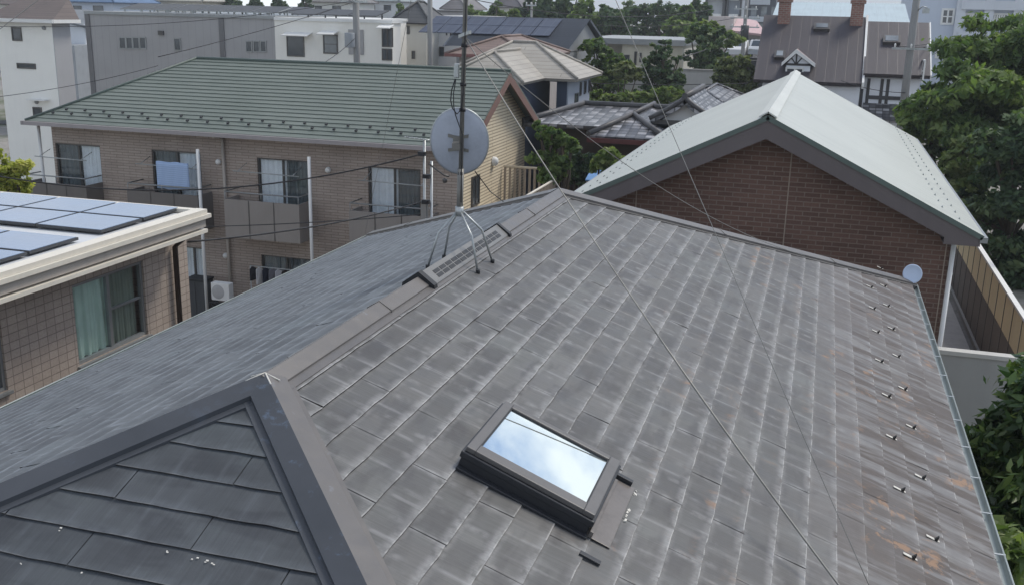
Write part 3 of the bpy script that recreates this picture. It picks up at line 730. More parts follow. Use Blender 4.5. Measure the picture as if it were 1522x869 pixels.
for s in (1, -1):
    for k in range(22):
        for rr in (0, 1):
            d_ = hw-.32-rr*.22; y = yF+.35+k*.55+rr*.27; pos = V((ax_+s*d_, y, zA-kp*d_))
            if gfirst is None:
                mb = MB(); mb.slab([(-.02, -.012, 0), (.02, -.012, -.01), (.014, -.012, .03)], .024, d=Y); gfirst = mb.build('snow_guard', M['galv'], bh); gfirst.location = pos-bh.location
            else:
                o = gfirst.copy(); C.objects.link(o); o.parent = bh; o.location = pos-bh.location

# yard wall and boundary fence on the right
gw = MB(); gw.box(1.52, 3.74, 14.53, 14.65, 1.2, 4.64); gwo = gw.build('yard_wall', m_paint('grey_render', (.34, .34, .33), .75, .08), empty('yard_wall', (2.6, 14.6, 2), 'smooth grey rendered yard wall with white coping between house eave and shrubs', 'wall'))
gw = MB(); gw.box(1.50, 3.76, 14.51, 14.67, 4.642, 4.70); gw.build('coping', m_paint('pale_coping', (.50, .49, .46), .7, .12), gwo.parent)
fe = empty('boundary_fence', (3.85, 22, 2), 'tall boundary fence of sunlit beige panels over shaded grey brown boards beside concrete path', 'fence')
M['fsunlit'] = m_paint('fence_sunlit_beige_panel', (.74, .62, .38), .55, .12); M['fshaded'] = m_paint('fence_shaded_brown_board', (.15, .13, .115), .75, .15)  # sunlight above and shadow below put into the two panel colours
mb = MB(); mb.box(3.86, 3.90, 14.8, 33, 3.19, 3.93); mb.build('upper_panel', M['fsunlit'], fe)
mb = MB(); mb.box(3.86, 3.92, 14.8, 33, 2.12, 3.17); mb.build('lower_board', M['fshaded'], fe)
mb = MB(); mb.box(3.80, 3.95, 14.8, 33, 1.9, 2.12); mb.build('kerb', M['concrete'], fe)
mb = MB(); mb.box(3.83, 3.93, 14.8, 33, 3.935, 3.985); mb.build('top_rail', M['white'], fe)
for k in range(20):
    mb = MB(); y = 14.9+k*.92; mb.box(3.850, 3.859, y, y+.03, 2.125, 3.932); mb.build('post', M['alu'], fe)

# flat roofed tiled house with solar panels on the left
M['tile'] = m_brick('pinkish_grey_wall_tile', (.39, .325, .275), (.44, .37, .315), (.23, .19, .165), .155, .105, .006, .6, .4, .15, off=0)
sh = empty('flat_roof_house', (-11, 8, -.6), 'flat roofed house with solar panels, cream roof trim and pinkish grey tiled wall', 'house')
xw, y0, y1, zt_ = -9.0, -2.0, 12.95, 5.86
op = [(10.43-y0, 11.89-y0, 4.47+.7-.0, 5.56+.7), (7.6-y0, 9.20-y0, 4.58+.7, 5.66+.7)]
mb = MB(); wall(mb, (xw, y0, -.7), Y, X, y1-y0, zt_+.7, op, .09)
wall(mb, (-20, y1, -.7), X, Y, 11, zt_+.7); wall(mb, (-20, y0, -.7), X, -Y, 11, zt_+.7); wall(mb, (-20, y0, -.7), Y, -X, y1-y0, zt_+.7)
mb.build('wall', M['tile'], sh)
mb = MB(); mb.box(-20.4, -8.55, y0-.4, 12.55, 5.95, 6.13); mb.build('roof', m_paint('pale_roof_membrane', (.56, .58, .60), .5, .08), sh)
M['cream'] = m_paint('cream_roof_trim', (.66, .62, .54), .5, .08, 0, 3); M['fascia'] = m_paint('taupe_fascia', (.42, .38, .335), .6, .2, 0, 2)
mb = MB()   # stepped cream trim on the roof edge
mb.box(-8.62, -8.44, y0-.45, 12.70, 6.135, 6.20); mb.box(-8.50, -8.40, y0-.45, 12.74, 6.075, 6.132)
mb.box(-20.4, -8.625, 12.58, 12.70, 6.137, 6.195)
mb.build('roof_trim', M['cream'], sh)
mb = MB(); mb.box(-8.54, -8.45, y0-.4, 12.66, 5.945, 6.073); mb.box(-20.4, -8.54, 12.56, 12.66, 5.945, 6.073); mb.build('fascia', M['fascia'], sh)
mb = MB(); mb.box(-8.99, -8.54, y0-.4, 12.55, 5.90, 5.943); mb.build('soffit', M['fascia'], sh)
mb = MB(); mb.box(-8.52, -8.42, y0-.42, 12.66, 5.865, 5.915); mb.build('gutter', M['cream'], sh)
M['solar'] = None
t = NT('solar_panel_glass'); uv = t.uv(); sp = t.n('ShaderNodeSeparateXYZ'); t.l(uv, sp.inputs[0])
gx = t.maprange(t.math('ABSOLUTE', t.math('SUBTRACT', t.math('FRACT', t.math('DIVIDE', sp.outputs['X'], .13)), .5)), .46, .5)
gy = t.maprange(t.math('ABSOLUTE', t.math('SUBTRACT', t.math('FRACT', t.math('DIVIDE', sp.outputs['Y'], .13)), .5)), .46, .5)
c = t.mix(t.math('MULTIPLY', t.math('MAXIMUM', gx, gy), .35), (.13, .21, .35), (.24, .31, .41))
c = t.mix(t.ramp(t.noise(t.obj(), 1.5, 4), [(.35, 0.), (.75, .35)]), c, (.16, .19, .24)); M['solar'] = t.done(c, .16, .0, .9)
def panel(cx_, cy_, w, h, z):
    mb = MB(); mb.box(cx_-w/2, cx_+w/2, cy_-h/2, cy_+h/2, z, z+.035); o = mb.build('solar_panel', M['darkgrey'], sh)
    g = MB(); g.box(cx_-w/2+.018, cx_+w/2-.018, cy_-h/2+.018, cy_+h/2-.018, z+.036, z+.041); g.build('cell_glass', M['solar'], o); return o
for row, (yc, nx_) in enumerate(((12.235, 5), (11.345, 5), (10.06, 4), (9.17, 4), (7.9, 3), (7.0, 3))):
    for k in range(nx_): panel(-8.86-.53-k*1.055, yc, 1.035, .85, 6.16-.02*0)
# left house windows: curtains behind glass
def curtain(name, o, u, nrm, w, h, mat, parent, amp=.03, n=60, waves=9, seed=0):
    rnd = random.Random(seed); mb = MB(); vs = []; o, u, nrm = V(o), V(u), V(nrm)
    ph = [rnd.uniform(0, 6) for _ in range(4)]
    for j in range(2):
        for i in range(n+1):
            a = i/n; d_ = amp*(math.sin(a*waves*6.28+ph[0])+.5*math.sin(a*waves*2.7*6.28+ph[1])+.4*math.sin(a*waves*.6*6.28+ph[2]))
            vs.append(o+u*(w*a)+Z*(h*(1-j))+nrm*d_*(.5+.5*j))
    mb.add(vs, [(i, i+1, n+2+i, n+1+i) for i in range(n)], 0, True); return mb.build(name, mat, parent)
def m_cloth(name, col, rough=.9, trans=.3):
    t = NT(name); a = t.noise(t.obj(), 3, 3); c = t.ramp(a, [(.3, sc3(col, .88)), (.7, sc3(col, 1.08))]); t.done(c, rough, 0, .2)
    return t.mat
M['green_curtain'] = m_cloth('pale_green_curtain', (.62, .78, .66)); M['white_curtain'] = m_cloth('white_curtain', (.86, .88, .90)); M['grey_curtain'] = m_cloth('dim_grey_curtain', (.13, .15, .155))
M['dark_curtain'] = m_cloth('dark_green_curtain', (.26, .30, .24))
def sliding(parent, o, u, nrm, w, h, dep, left, right, frame=M['alugrey'], halfbar=True):
    """sliding window recessed in a wall opening: o bottom-left of the opening on the wall surface"""
    o, u, nrm = V(o), V(u), V(nrm); b = MB(); fw = .045; q = o-nrm*(dep-.004); d = nrm*.055
    b.obox(q, u*w, Z*fw, d); b.obox(q+Z*(h-fw), u*w, Z*fw, d); b.obox(q+Z*fw, u*fw, Z*(h-2*fw), d); b.obox(q+u*(w-fw)+Z*fw, u*fw, Z*(h-2*fw), d)
    b.obox(q+u*(w/2-.03)+Z*fw, u*.06, Z*(h-2*fw), nrm*.05)
    if halfbar: b.obox(q+u*(w/2+.03)+Z*(h*.5), u*(w/2-.03-fw), Z*.03, nrm*.04)
    b.obox(o-u*.03-Z*.035, u*(w+.06), Z*.033, nrm*.05)
    f = b.build('window', frame, parent)
    g = MB(); g.obox(q+u*fw*.7+Z*fw*.7+nrm*.012, u*(w-1.4*fw), Z*(h-1.4*fw), nrm*.008); g.build('pane', M['glass'], f)
    k = MB(); k.obox(q-nrm*.5+u*-.05-Z*.05, u*(w+.1), Z*(h+.1), nrm*.02); k.build('room_backing', M['darkin'], f)
    if left: curtain('curtain', q-nrm*.045+u*.05+Z*.03, u, nrm, w*left[1], h-.06, left[0], f, .022, 50, left[2], 1)
    if right: curtain('curtain', q-nrm*.05+u*(w*right[3])+Z*.03, u, nrm, w*right[1], h-.06, right[0], f, .022, 50, right[2], 2)
    return f
sliding(sh, (xw, 10.43, 4.47), Y, X, 1.46, 1.09, .09, (M['green_curtain'], .50, 5), (M['dark_curtain'], .40, 5, .55))
sliding(sh, (xw, 7.6, 4.58), Y, X, 1.6, 1.08, .09, (M['grey_curtain'], .5, 6), None)
mb = MB(); p = atx(255, 378, -8.93); mb.tube([(-8.62, 12.56, 5.88), (-8.80, 12.56, 5.74), (-8.93, 12.56, 5.62), (-8.93, 12.56, -.6)], .04, 10); mb.build('downpipe', m_paint('dark_brown_pipe', (.045, .03, .024), .5, .2), sh)
mb = MB(); mb.box(-9.0, -8.93, 9.68, 9.84, 5.68, 5.82); mb.build('wall_vent', M['fascia'], sh)

# ------------------------------------------------------------------ the brick apartment block with the green stepped roof
M['aptbrick'] = m_brick('taupe_brick_siding', (.375, .31, .265), (.435, .365, .315), (.25, .205, .175), .45, .085, .010, .85, .5, .18)
M['apttan'] = m_brick('tan_lapped_siding', (.74, .64, .47), (.76, .66, .49), (.40, .325, .235), 3.0, .098, .018, .8, .8, .08)
ap = empty('apartment_block', (-16.5, 31, -.6), 'two storey taupe brick apartment block with long green stepped metal roof', 'apartment block')
aL, aR, aE, aZ, aD = -24.04, -9.22, 26.5, 5.36, 3.84
AZ = aZ+aD*.5
def m_steproof():
    t = NT('green_step_metal'); a = t.noise(t.obj(), .35, 5, .6); b = t.noise(t.obj((1, 6, 6)), 1, 4, .6)
    c = t.ramp(t.math('ADD', t.math('MULTIPLY', a, .5), t.math('MULTIPLY', b, .5)), [(.3, (.108, .132, .115)), (.5, (.135, .160, .141)), (.7, (.162, .186, .166))]); return t.done(c, .5, .1, .45)
M['steproof'] = m_steproof()
def step_slope(y_e, y_r, sgn, name):
    mb = MB(); n = 20; dirv = 1 if y_r > y_e else -1; D = abs(y_r-y_e)
    for k in range(n):
        a, b = D*k/n, D*(k+1)/n+.012
        za, zb = aZ+a*.5+.034, aZ+b*.5+.008
        la, lb = aL+a, aL+min(b, D)
        p = [(la, y_e+dirv*a, za), (aR, y_e+dirv*a, za), (aR, y_e+dirv*b, zb), (lb, y_e+dirv*b, zb)]
        mb.face(p if dirv > 0 else p[::-1])
        q = [(la, y_e+dirv*(a+.008), za-.034), (aR, y_e+dirv*(a+.008), za-.034), p[1], p[0]]; mb.face(q if dirv > 0 else q[::-1])
        mb.face([p[1], (aR, y_e+dirv*a, za-.06), (aR, y_e+dirv*b, zb-.06), p[2]] if dirv > 0 else [p[2], (aR, y_e+dirv*b, zb-.06), (aR, y_e+dirv*a, za-.06), p[1]])
    mb.face([(aL, y_e, aZ-.03), (aR, y_e, aZ-.03), (aR, y_r, AZ-.03), (aL+D, y_r, AZ-.03)][::-1 if dirv > 0 else 1])
    return mb.build(name, M['steproof'], ap)
step_slope(aE, aE+aD, 1, 'roof_slope'); step_slope(aE+2*aD, aE+aD, 1, 'roof_slope')
mb = MB()   # left hip slope, stepped
for k in range(20):
    a, b = aD*k/20, aD*(k+1)/20+.012; za, zb = aZ+a*.5+.045, aZ+b*.5+.008
    p = [(aL+a, aE+2*aD-a, za), (aL+a, aE+a, za), (aL+b, aE+min(b, aD), zb), (aL+b, aE+2*aD-min(b, aD), zb)]; mb.face(p)
    mb.face([p[1], p[0], (aL+a+.008, aE+2*aD-a, za-.045), (aL+a+.008, aE+a, za-.045)])
mb.build('roof_slope', M['steproof'], ap)
mb = MB(); mb.tube([(aL+aD, aE+aD, AZ+.03), (aR+.02, aE+aD, AZ+.03)], .05, 8); mb.tube([(aL+aD, aE+aD, AZ+.03), (aL, aE, aZ+.04)], .045, 8); mb.tube([(aL+aD, aE+aD, AZ+.03), (aL, aE+2*aD, aZ+.04)], .045, 8)
mb.build('ridge_cap', m_paint('dark_green_ridge', (.085, .115, .10), .5, .1), ap)
M['aptbarge'] = m_paint('reddish_brown_bargeboard', (.20, .115, .095), .6, .15)
for s in (1, -1):
    mb = MB(); ye = aE if s == 1 else aE+2*aD
    mb.slab([(aR+.01, aE+aD, AZ-.05), (aR+.01, ye, aZ-.05), (aR+.01, ye, aZ-.30), (aR+.01, aE+aD, AZ-.34)], .05, d=(-1, 0, 0)); mb.build('bargeboard', M['aptbarge'], ap)
xg = aR-.42; yA0, yA1 = aE+.55, aE+2*aD-.55
mb = MB(); ops = []
def W(x0_, x1_, z0_, z1_): ops.append((x0_-(aL+.5), x1_-(aL+.5), z0_+.8, z1_+.8)); return (x0_, x1_, z0_, z1_)
w2 = [W(-23.45, -21.75, 2.75, 4.66), W(-19.85, -18.1, 2.75, 4.66), W(-16.15, -14.45, 2.75, 4.64), W(-12.5, -10.85, 2.75, 4.62)]
w1 = [W(-23.45, -21.75, -.25, 1.65), W(-19.0, -18.15, -.35, 1.66), W(-16.15, -14.45, -.25, 1.64), W(-12.5, -10.85, -.25, 1.62)]
wall(mb, (aL+.5, yA0, -.8), X, -Y, xg-(aL+.5), aZ+.6+.25, ops, .1)
wall(mb, (aL+.5, yA1, -.8), X, Y, xg-(aL+.5), aZ+.85); wall(mb, (aL+.5, yA0, -.8), Y, -X, yA1-yA0, aZ+.85)
mb.build('wall', M['aptbrick'], ap)
mb = MB(); zc = lambda y: aZ-.05+.5*min(y-aE, aE+2*aD-y)
mb.face([(xg, yA0-.002, -.8), (xg, yA1, -.8), (xg, yA1, zc(yA1)), (xg, aE+aD, AZ-.06), (xg, yA0-.002, zc(yA0))]); mb.build('gable_wall', M['apttan'], ap)
mb = MB(); mb.box(aL+.05, xg, aE+.06, yA0-.002, aZ-.12, aZ-.08); mb.build('soffit', M['aptbarge'], ap)
mb = MB(); mb.box(aL-.02, aR+.02, aE-.09, aE+.01, aZ-.10, aZ+.02); mb.box(aL-.10, aL, aE-.09, aE+2*aD, aZ-.10, aZ+.02); mb.build('gutter', m_paint('dull_mauve_gutter', (.32, .29, .29), .5, .1), ap)
for i, w in enumerate(w2+w1):
    up_ = i < 4
    lf = (M['white_curtain'], .52, 5) if i in (2, 3) else (M['grey_curtain'], .48, 5)
    rt_ = (M['white_curtain'], .45, 5, .52) if i in (0, 1) else (M['grey_curtain'], .42, 5, .55)
    if i == 5: lf, rt_ = (M['white_curtain'], .9, 6), None
    sliding(ap, (w[0], yA0, w[2]), X, -Y, w[1]-w[0], w[3]-w[2], .10, lf, rt_, M['alu'], False)
M['balc'] = m_paint('taupe_balcony_panel', (.15, .135, .125), .7, .1); M['balc2'] = m_paint('lighter_balcony_panel', (.27, .245, .225), .7, .1)
for (bx0, bx1, zb, zt2, mt) in ((-24.0, -21.75, 2.35, 3.50, 'balc'), (-20.25, -17.75, 2.35, 3.48, 'balc'), (-16.85, -14.35, 2.30, 3.46, 'balc2'), (-12.75, -10.3, 2.30, 3.42, 'balc2')):
    mb = MB(); yb_ = 26.25
    mb.box(bx0, bx1, yb_, yb_+.05, zb, zt2); mb.box(bx0, bx0+.05, yb_+.052, yA0-.002, zb, zt2); mb.box(bx1-.05, bx1, yb_+.052, yA0-.002, zb, zt2); mb.box(bx0+.052, bx1-.052, yb_+.052, yA0-.002, zb, zb+.1)
    bo = mb.build('balcony', M[mt], ap)
    mb = MB()
    for k in range(1, 3): mb = MB(); mb.box(bx0+(bx1-bx0)*k/3-.012, bx0+(bx1-bx0)*k/3+.012, yb_-.012, yb_-.002, zb, zt2); mb.build('panel_joint', M['alu'], bo)
    pass
    mb = MB(); mb.tube([(bx0+.03, yA0-.01, zt2+.22), (bx0+.03, yb_+.02, zt2+.22), (bx1-.03, yb_+.02, zt2+.22), (bx1-.03, yA0-.01, zt2+.22)], .022, 6)
    for xx in (bx0+.03, (bx0+bx1)/2, bx1-.03): mb.tube([(xx, yb_+.02, zt2-.02), (xx, yb_+.02, zt2+.22)], .014, 6)
    mb.build('handrail', M['alugrey'], bo)
    mb = MB(); mb.tube([(bx0+.2, yb_+.25, 4.28), (bx1-.1, yb_+.25, 4.25)], .016, 6)
    for xx in (bx0+.35, bx1-.3): mb.tube([(xx, yb_+.25, 4.27), (xx, yA0-.01, 4.45)], .012, 6)
    mb.build('drying_pole', M['galv'], bo)
for x, y, mt in ((-17.62, 26.2, 'white'), (-13.95, 26.2, 'white'), (-23.9, 26.9, 'white'), (-17.25, 26.97, 'fascia')):
    mb = MB(); top_ = 5.2 if mt == 'fascia' else (4.9 if x > -20 else 5.2)
    mb.tube([(x, y, -.8), (x, y, top_)], .05, 8)
    if mt == 'fascia': mb.tube([(x, y, top_-.02), (x, aE-.02, aZ-.1)], .045, 8)
    mb.build('downpipe', M[mt], ap)
for px, py in ((325, 241), (488, 253), (336, 380)):
    p = aty(px, py, yA0-.01); mb = MB(); mb.lathe([(.001, .09), (.06, .085), (.085, .05), (.09, 0)], p, (0, -1, 0), 14); mb.build('vent_cowl', M['white'], ap)
p = atx(733, 240, xg+.01); mb = MB(); mb.lathe([(.001, .16), (.09, .15), (.14, .09), (.15, 0)], p, (1, 0, 0), 16); mb.build('vent_cowl', M['white'], ap)
p = atx(706, 286, xg); window(ap, (xg, p.y-.35, p.z-.4), Y, X, .7, .9, M['alu'], M['panefar'])
p = atx(745, 300, xg); mb = MB(); mb.box(xg+.002, xg+1.1, yA1-5.2, yA1-2.5, 2.55, 2.66); mb.build('canopy', M['cream'], ap)
# outside landing behind the gable
lx0, lx1, ly0 = xg+.02, -6.55, atx(784, 250, -8.9).y
lz = 4.25
pA = atz(785, 290, lz); pB = atz(847, 254, lz)
lx1 = pB.x; ly1 = pB.y
ld = MB(); ld.box(xg+.01, lx1, pA.y-1.5, ly1, lz-1.25, lz-1.1); lo = ld.build('landing', M['concrete'], ap)
mb = MB(); mb.tube([(lx1, pA.y-1.5, lz), (lx1, ly1, lz), (xg+.05, ly1, lz)], .04, 8); mb.build('handrail', M['cream'], lo)
for nm, (a, b) in (('baluster_row', (V((xg+.1, ly1, 0)), V((lx1, ly1, 0)))), ('baluster_row', (V((lx1, pA.y-1.4, 0)), V((lx1, ly1, 0))))):
    mb = MB(); n = max(4, int((b-a).length/.16))
    for k in range(n+1): q = a.lerp(b, k/n); mb.box(q.x-.035, q.x+.035, q.y-.02, q.y+.02, lz-1.1, lz-.03)
    mb.build(nm, m_paint('tan_baluster', (.36, .30, .24), .6, .1) if 'tan_baluster' not in bpy.data.materials else bpy.data.materials['tan_baluster'], lo)
for k in range(3):
    q = [(lx1-.1, pA.y-1.3), (lx1-.1, ly1-.1), (xg+.9, ly1-.1)][k]; mb = MB(); mb.box(q[0]-.06, q[0]+.06, q[1]-.06, q[1]+.06, -.6, lz-1.252); mb.build('landing_post', M['alugrey'], lo)
gfirst = None
for rr in (0, 1):
    for k in range(21):
        x = aL+.75+k*.70+rr*.35; a = .42+rr*.21; pos = V((x, aE+a, aZ+a*.5+.05))
        if x > aR-.1: continue
        if gfirst is None:
            mb = MB(); mb.obox((-.035, -.03, -.01), (.07, 0, 0), (0, .06, .03), (0, -.02, .035)); gfirst = mb.build('snow_guard', M['black'], ap); gfirst.location = pos-ap.location
        else:
            o = gfirst.copy(); C.objects.link(o); o.parent = ap; o.location = pos-ap.location

# things standing at the foot of the block and on its balconies
ac = empty('air_conditioner', (-16.9, 25.9, .1), 'white outdoor air conditioner unit with round fan grille on black frame', 'air conditioner')
p = aty(327, 434, 25.8); w_, h_ = .62, .54
mb = MB(); mb.box(p.x-w_/2, p.x+w_/2, 25.8, 26.06, p.z-h_/2, p.z+h_/2); mb.build('casing', M['white'], ac, .015)
mb = MB(); mb.lathe([(.001, .01), (.08, .012), (.20, .012), (.215, .004)], (p.x-.07, 25.80, p.z), (0, -1, 0), 24); mb.build('fan_grille', m_paint('ac_grille_grey', (.42, .42, .42), .5, .1), ac)
for s in (-1, 1): mb = MB(); mb.box(p.x+s*.27-.03, p.x+s*.27+.03, 25.8, 26.06, -.7, p.z-h_/2-.002); mb.build('stand_leg', M['black'], ac)
mb = MB(); mb.box(p.x-.36, p.x+.36, 25.76, 25.80, p.z-h_/2-.10, p.z-h_/2-.04); mb.build('stand_rail', M['black'], ac)
cb = empty('storage_cabinet', (-18.4, 26.3, -.6), 'dark grey storage cabinet standing by the ground floor wall', 'cabinet')
p0, p1 = aty(276, 415, 26.2), aty(306, 470, 26.2)
mb = MB(); mb.box(p0.x, p1.x, 26.2, 26.7, -.7, p0.z-.03); mb.build('body', M['darkgrey'], cb)
mb = MB(); mb.box(p0.x-.03, p1.x+.03, 26.17, 26.72, p0.z-.028, p0.z+.03); mb.build('lid', M['black'], cb)
mb = MB(); mb.box((p0.x+p1.x)/2-.008, (p0.x+p1.x)/2+.008, 26.192, 26.198, -.65, p0.z-.06); mb.build('door_gap', M['black'], cb)
lp = empty('laundry_pole', (-15.4, 26.4, -.6), 'steel laundry pole under the third balcony at ground floor', 'laundry pole')
a, b = aty(372, 395, 26.3), aty(440, 402, 26.3); mb = MB(); mb.tube([a, b], .015, 6); mb.build('pole', M['galv'], lp)
for q in (a, b): mb = MB(); mb.tube([q, (q.x, q.y, -.7)], .018, 6); mb.build('support', M['galv'], lp)
gc = [(.03, .03, .035), (.6, .6, .6), (.025, .03, .05), (.18, .18, .20), (.55, .55, .58), (.04, .035, .035)]
gl_ = ['black shirt hanging at the left end of the laundry pole', 'white shirt second from left on the laundry pole', 'navy shirt hung between a white and a grey garment', 'grey garment right of the navy shirt', 'pale shirt beside a black shirt at the right of the pole', 'black shirt hanging rightmost on the laundry pole']
for k in range(6):
    q = a.lerp(b, .06+.14*k)-Z*.02; hh = .42+.1*((k*7) % 3); ww = .10
    mb = MB(); mb.slab([q+V((-.02, 0, 0)), q+V((.02, 0, 0)), q+V((.05, .10, -.06)), q+V((.045, .12, -hh)), q+V((-.045, -.12, -hh)), q+V((-.05, -.10, -.06))], .02, d=(-1, .5, 0))
    o = mb.build('hanging_shirt', m_cloth('laundry_%d' % k, gc[k])); tag(o, gl_[k], 'garment', 'laundry on the ground floor pole')
# pale blue blanket airing on the second balcony
mb = MB(); p0, p1 = aty(230, 240, 26.3), aty(281, 284, 26.3); n = 14; vs = []
for i in range(n+1):
    for j in range(7):
        f = j/6; x = p0.x+(p1.x-p0.x)*i/n; y = 26.34+.012*math.sin(i*1.7+j*.4)+(.02 if j < 6 else 0); vs.append((x, y, p0.z+(p1.z-p0.z)*f+.01*math.sin(i*.9)))
mb.add(vs, [(i*7+j, (i+1)*7+j, (i+1)*7+j+1, i*7+j+1) for i in range(n) for j in range(6)], 0, True)
t = NT('striped_blue_blanket'); w = t.n('ShaderNodeTexWave', bands_direction='Z'); w.inputs['Scale'].default_value = 5.; t.l(t.obj(), w.inputs['Vector'])
o = mb.build('blanket', t.done(t.ramp(w.outputs['Fac'], [(.3, (.31, .42, .62)), (.7, (.37, .49, .70))]), .9)); tag(o, 'light blue striped blanket hung out on the second balcony', 'blanket')
md_ = o.modifiers.new('thickness', 'SOLIDIFY'); md_.thickness = .02

# ------------------------------------------------------------------ houses further back
def lineroof(name, col, row=.3, dark=.6, rough=.6, w=4.0):
    return m_brick(name, sc3(col, .94), sc3(col, 1.06), sc3(col, dark), w, row, .02, rough, .4, .15)
def body(parent, x0, x1, y0, y1, z0, z1, mat, name='wall'):
    mb = MB(); mb.box(x0, x1, y0, y1, z0, z1); return mb.build(name, mat, parent)
def winpx(parent, l, t_, r, b_, yw, frame=M['alugrey'], pane=M['panefar'], mull=0, bars=0, fw=.06, **k):
    p, q = aty(l, b_, yw), aty(r, t_, yw); return window(parent, (p.x, yw, p.z), X, -Y, q.x-p.x, q.z-p.z, frame, pane, fw, mull, bars, **k)
def winpx_x(parent, l, t_, r, b_, xw, sgn=1, frame=M['alugrey'], pane=M['panefar'], mull=0, bars=0, fw=.06, **k):
    p, q = atx(l, b_, xw), atx(r, t_, xw); return window(parent, (xw, min(p.y, q.y), p.z), Y, X*sgn, abs(q.y-p.y), q.z-p.z, frame, pane, fw, mull, bars, **k)

# tall white house at the far left
wy = 40; wh = empty('white_house', (aty(40, 100, wy).x, wy, -.6), 'three storey white house with brown roof at left behind the green roof', 'house')
xl, xr = aty(-4, 60, wy).x, aty(79, 60, wy).x; zt_ = aty(40, 31, wy).z
yb_ = min(atx(103, 38, xr).y, wy+9)
body(wh, xl, xr, wy, yb_, -.6, zt_, m_paint('warm_white_render', (.82, .81, .76), .7, .05)); mb = MB(); mb.box(xr+.002, xr+.03, wy+.0, yb_, -.6, zt_-.01); mb.build('side_wall', m_paint('grey_side_shade', (.36, .36, .37), .7, .05), wh)  # side wall's shade put into a grey overlay on the white render
mb = MB(); mb.slab([(xl-.5, wy-.35, zt_+.05), (xr+.35, wy-.35, zt_+.05), (xr-1.0, wy+2.5, zt_+1.0), (xl-.5, wy+2.5, zt_+1.0)], .12); mb.slab([(xr+.35, wy-.35, zt_+.05), (xr+.35, yb_+.3, zt_+.05), (xr-1.0, wy+2.5, zt_+1.0)], .12)
mb.slab([(xr+.35, yb_+.3, zt_+.05), (xl-.5, yb_+.3, zt_+.05), (xl-.5, wy+2.5, zt_+1.0), (xr-1.0, wy+2.5, zt_+1.0)], .12)
mb.build('roof', lineroof('brown_slate_roof', (.115, .09, .08), .3), wh)
mb = MB(); mb.box(xl-.5, xr+.4, wy-.42, wy-.36, zt_-.08, zt_+.08); mb.box(xr+.36, xr+.42, wy-.36, yb_+.3, zt_-.08, zt_+.08); mb.build('gutter', M['white'], wh)
winpx(wh, 19, 41, 31.5, 61, wy, M['alu']); winpx(wh, 26, 95, 53, 102, wy, M['alu']); winpx(wh, 50, 160, 62, 172, wy, M['alu'])
for q in ((66, 42), (55, 152)): p = aty(*q, wy); mb = MB(); mb.lathe([(.001, .1), (.08, .09), (.1, 0)], p, (0, -1, 0), 10); mb.build('vent_cowl', M['alugrey'], wh)
p = aty(50, 148, wy); mb = MB(); mb.box(p.x-.1, p.x+.9, wy-.4, wy, p.z-.02, p.z+.04); mb.build('window_hood', M['white'], wh)

# bluish house between the white house and the grey block
by = 62; ob = empty('pale_blue_house', (aty(115, 60, by).x, by, -.6), 'pale house with grey pitched roof squeezed between white house and grey block', 'house')
x0_, x1_ = aty(60, 60, by).x, aty(127, 60, by).x; zt_ = aty(110, 36, by).z
body(ob, x0_, x1_, by, by+7, -.6, zt_, m_paint('pale_blue_white', (.66, .69, .73), .7, .05))
mb = MB(); zr_ = aty(62, 14, by+2).z; xm = aty(62, 14, by+2).x
mb.slab([(xm, by-.4, zr_), (x1_+.4, by-.4, zt_-.1), (x1_+.4, by+7, zt_-.1), (xm, by+7, zr_)], .15); mb.slab([(xm, by-.4, zr_), (xm-6, by-.4, zt_-.1), (xm-6, by+7, zt_-.1), (xm, by+7, zr_)], .15)
mb.build('roof', lineroof('grey_slate_roof_far', (.16, .175, .19), .3), ob)
mb = MB(); p = aty(118, 66, by); mb.box(p.x-1.2, p.x+1.2, by-2.0, by-.05, -.6, p.z); mb.build('annex', m_paint('grey_annex', (.33, .35, .37), .7), ob)

# big grey and cream block
gy = 48.; gb = empty('grey_block', (aty(270, 60, gy).x, gy, -.6), 'long two storey grey clad block with slim windows and rows of rooftop solar panels', 'building')
x0_, x1_ = aty(131, 60, gy).x, aty(411, 60, gy).x; zt_ = aty(270, 25, gy).z; x2_ = aty(584, 60, gy).x
t = NT('grey_vertical_siding'); sp = t.n('ShaderNodeSeparateXYZ'); t.l(t.uv(), sp.inputs[0]); ln = t.maprange(t.math('ABSOLUTE', t.math('SUBTRACT', t.math('FRACT', t.math('DIVIDE', sp.outputs['X'], .45)), .5)), .45, .5)
c = t.ramp(t.noise(t.obj(), .5, 4), [(.3, (.315, .31, .31)), (.7, (.365, .358, .356))]); M['greysid'] = t.done(t.mix(t.math('MULTIPLY', ln, .35), c, (.15, .15, .155)), .6)
body(gb, x0_, x1_, gy, gy+13, -.6, zt_, M['greysid'])
cblk = m_paint('cream_render', (.80, .78, .72), .75, .05)
mb = MB(); mb.box(x0_-.08, x1_+.0, gy-.08, gy+13.1, zt_, zt_+.16); mb.build('parapet', M['alugrey'], gb)
for q in (131.5, 423-98): pass
for px in (128.5, 326): p = aty(px, 60, gy-.05); mb = MB(); mb.box(p.x, p.x+.30, gy-.05, gy-.002, -.6, zt_-.01); mb.build('pilaster', m_paint('darker_grey_pilaster', (.15, .148, .15), .6) if 'darker_grey_pilaster' not in bpy.data.materials else bpy.data.materials['darker_grey_pilaster'], gb)
for l, r, t_, b_ in ((178.5, 187, 55.5, 73), (188.5, 197, 55.5, 73), (198.5, 207, 55.5, 73), (208.5, 217, 55.5, 73), (259.5, 268.5, 57, 75.5), (366, 375, 61, 78), (377, 386, 61, 78), (387.5, 396, 61, 78)): winpx(gb, l, t_, r, b_, gy, M['alugrey'], fw=.05)
p = aty(240, 49, gy); mb = MB(); mb.box(p.x-.16, p.x+.16, gy-.10, gy, p.z-.12, p.z+.1); mb.build('vent_cowl', M['alu'], gb)
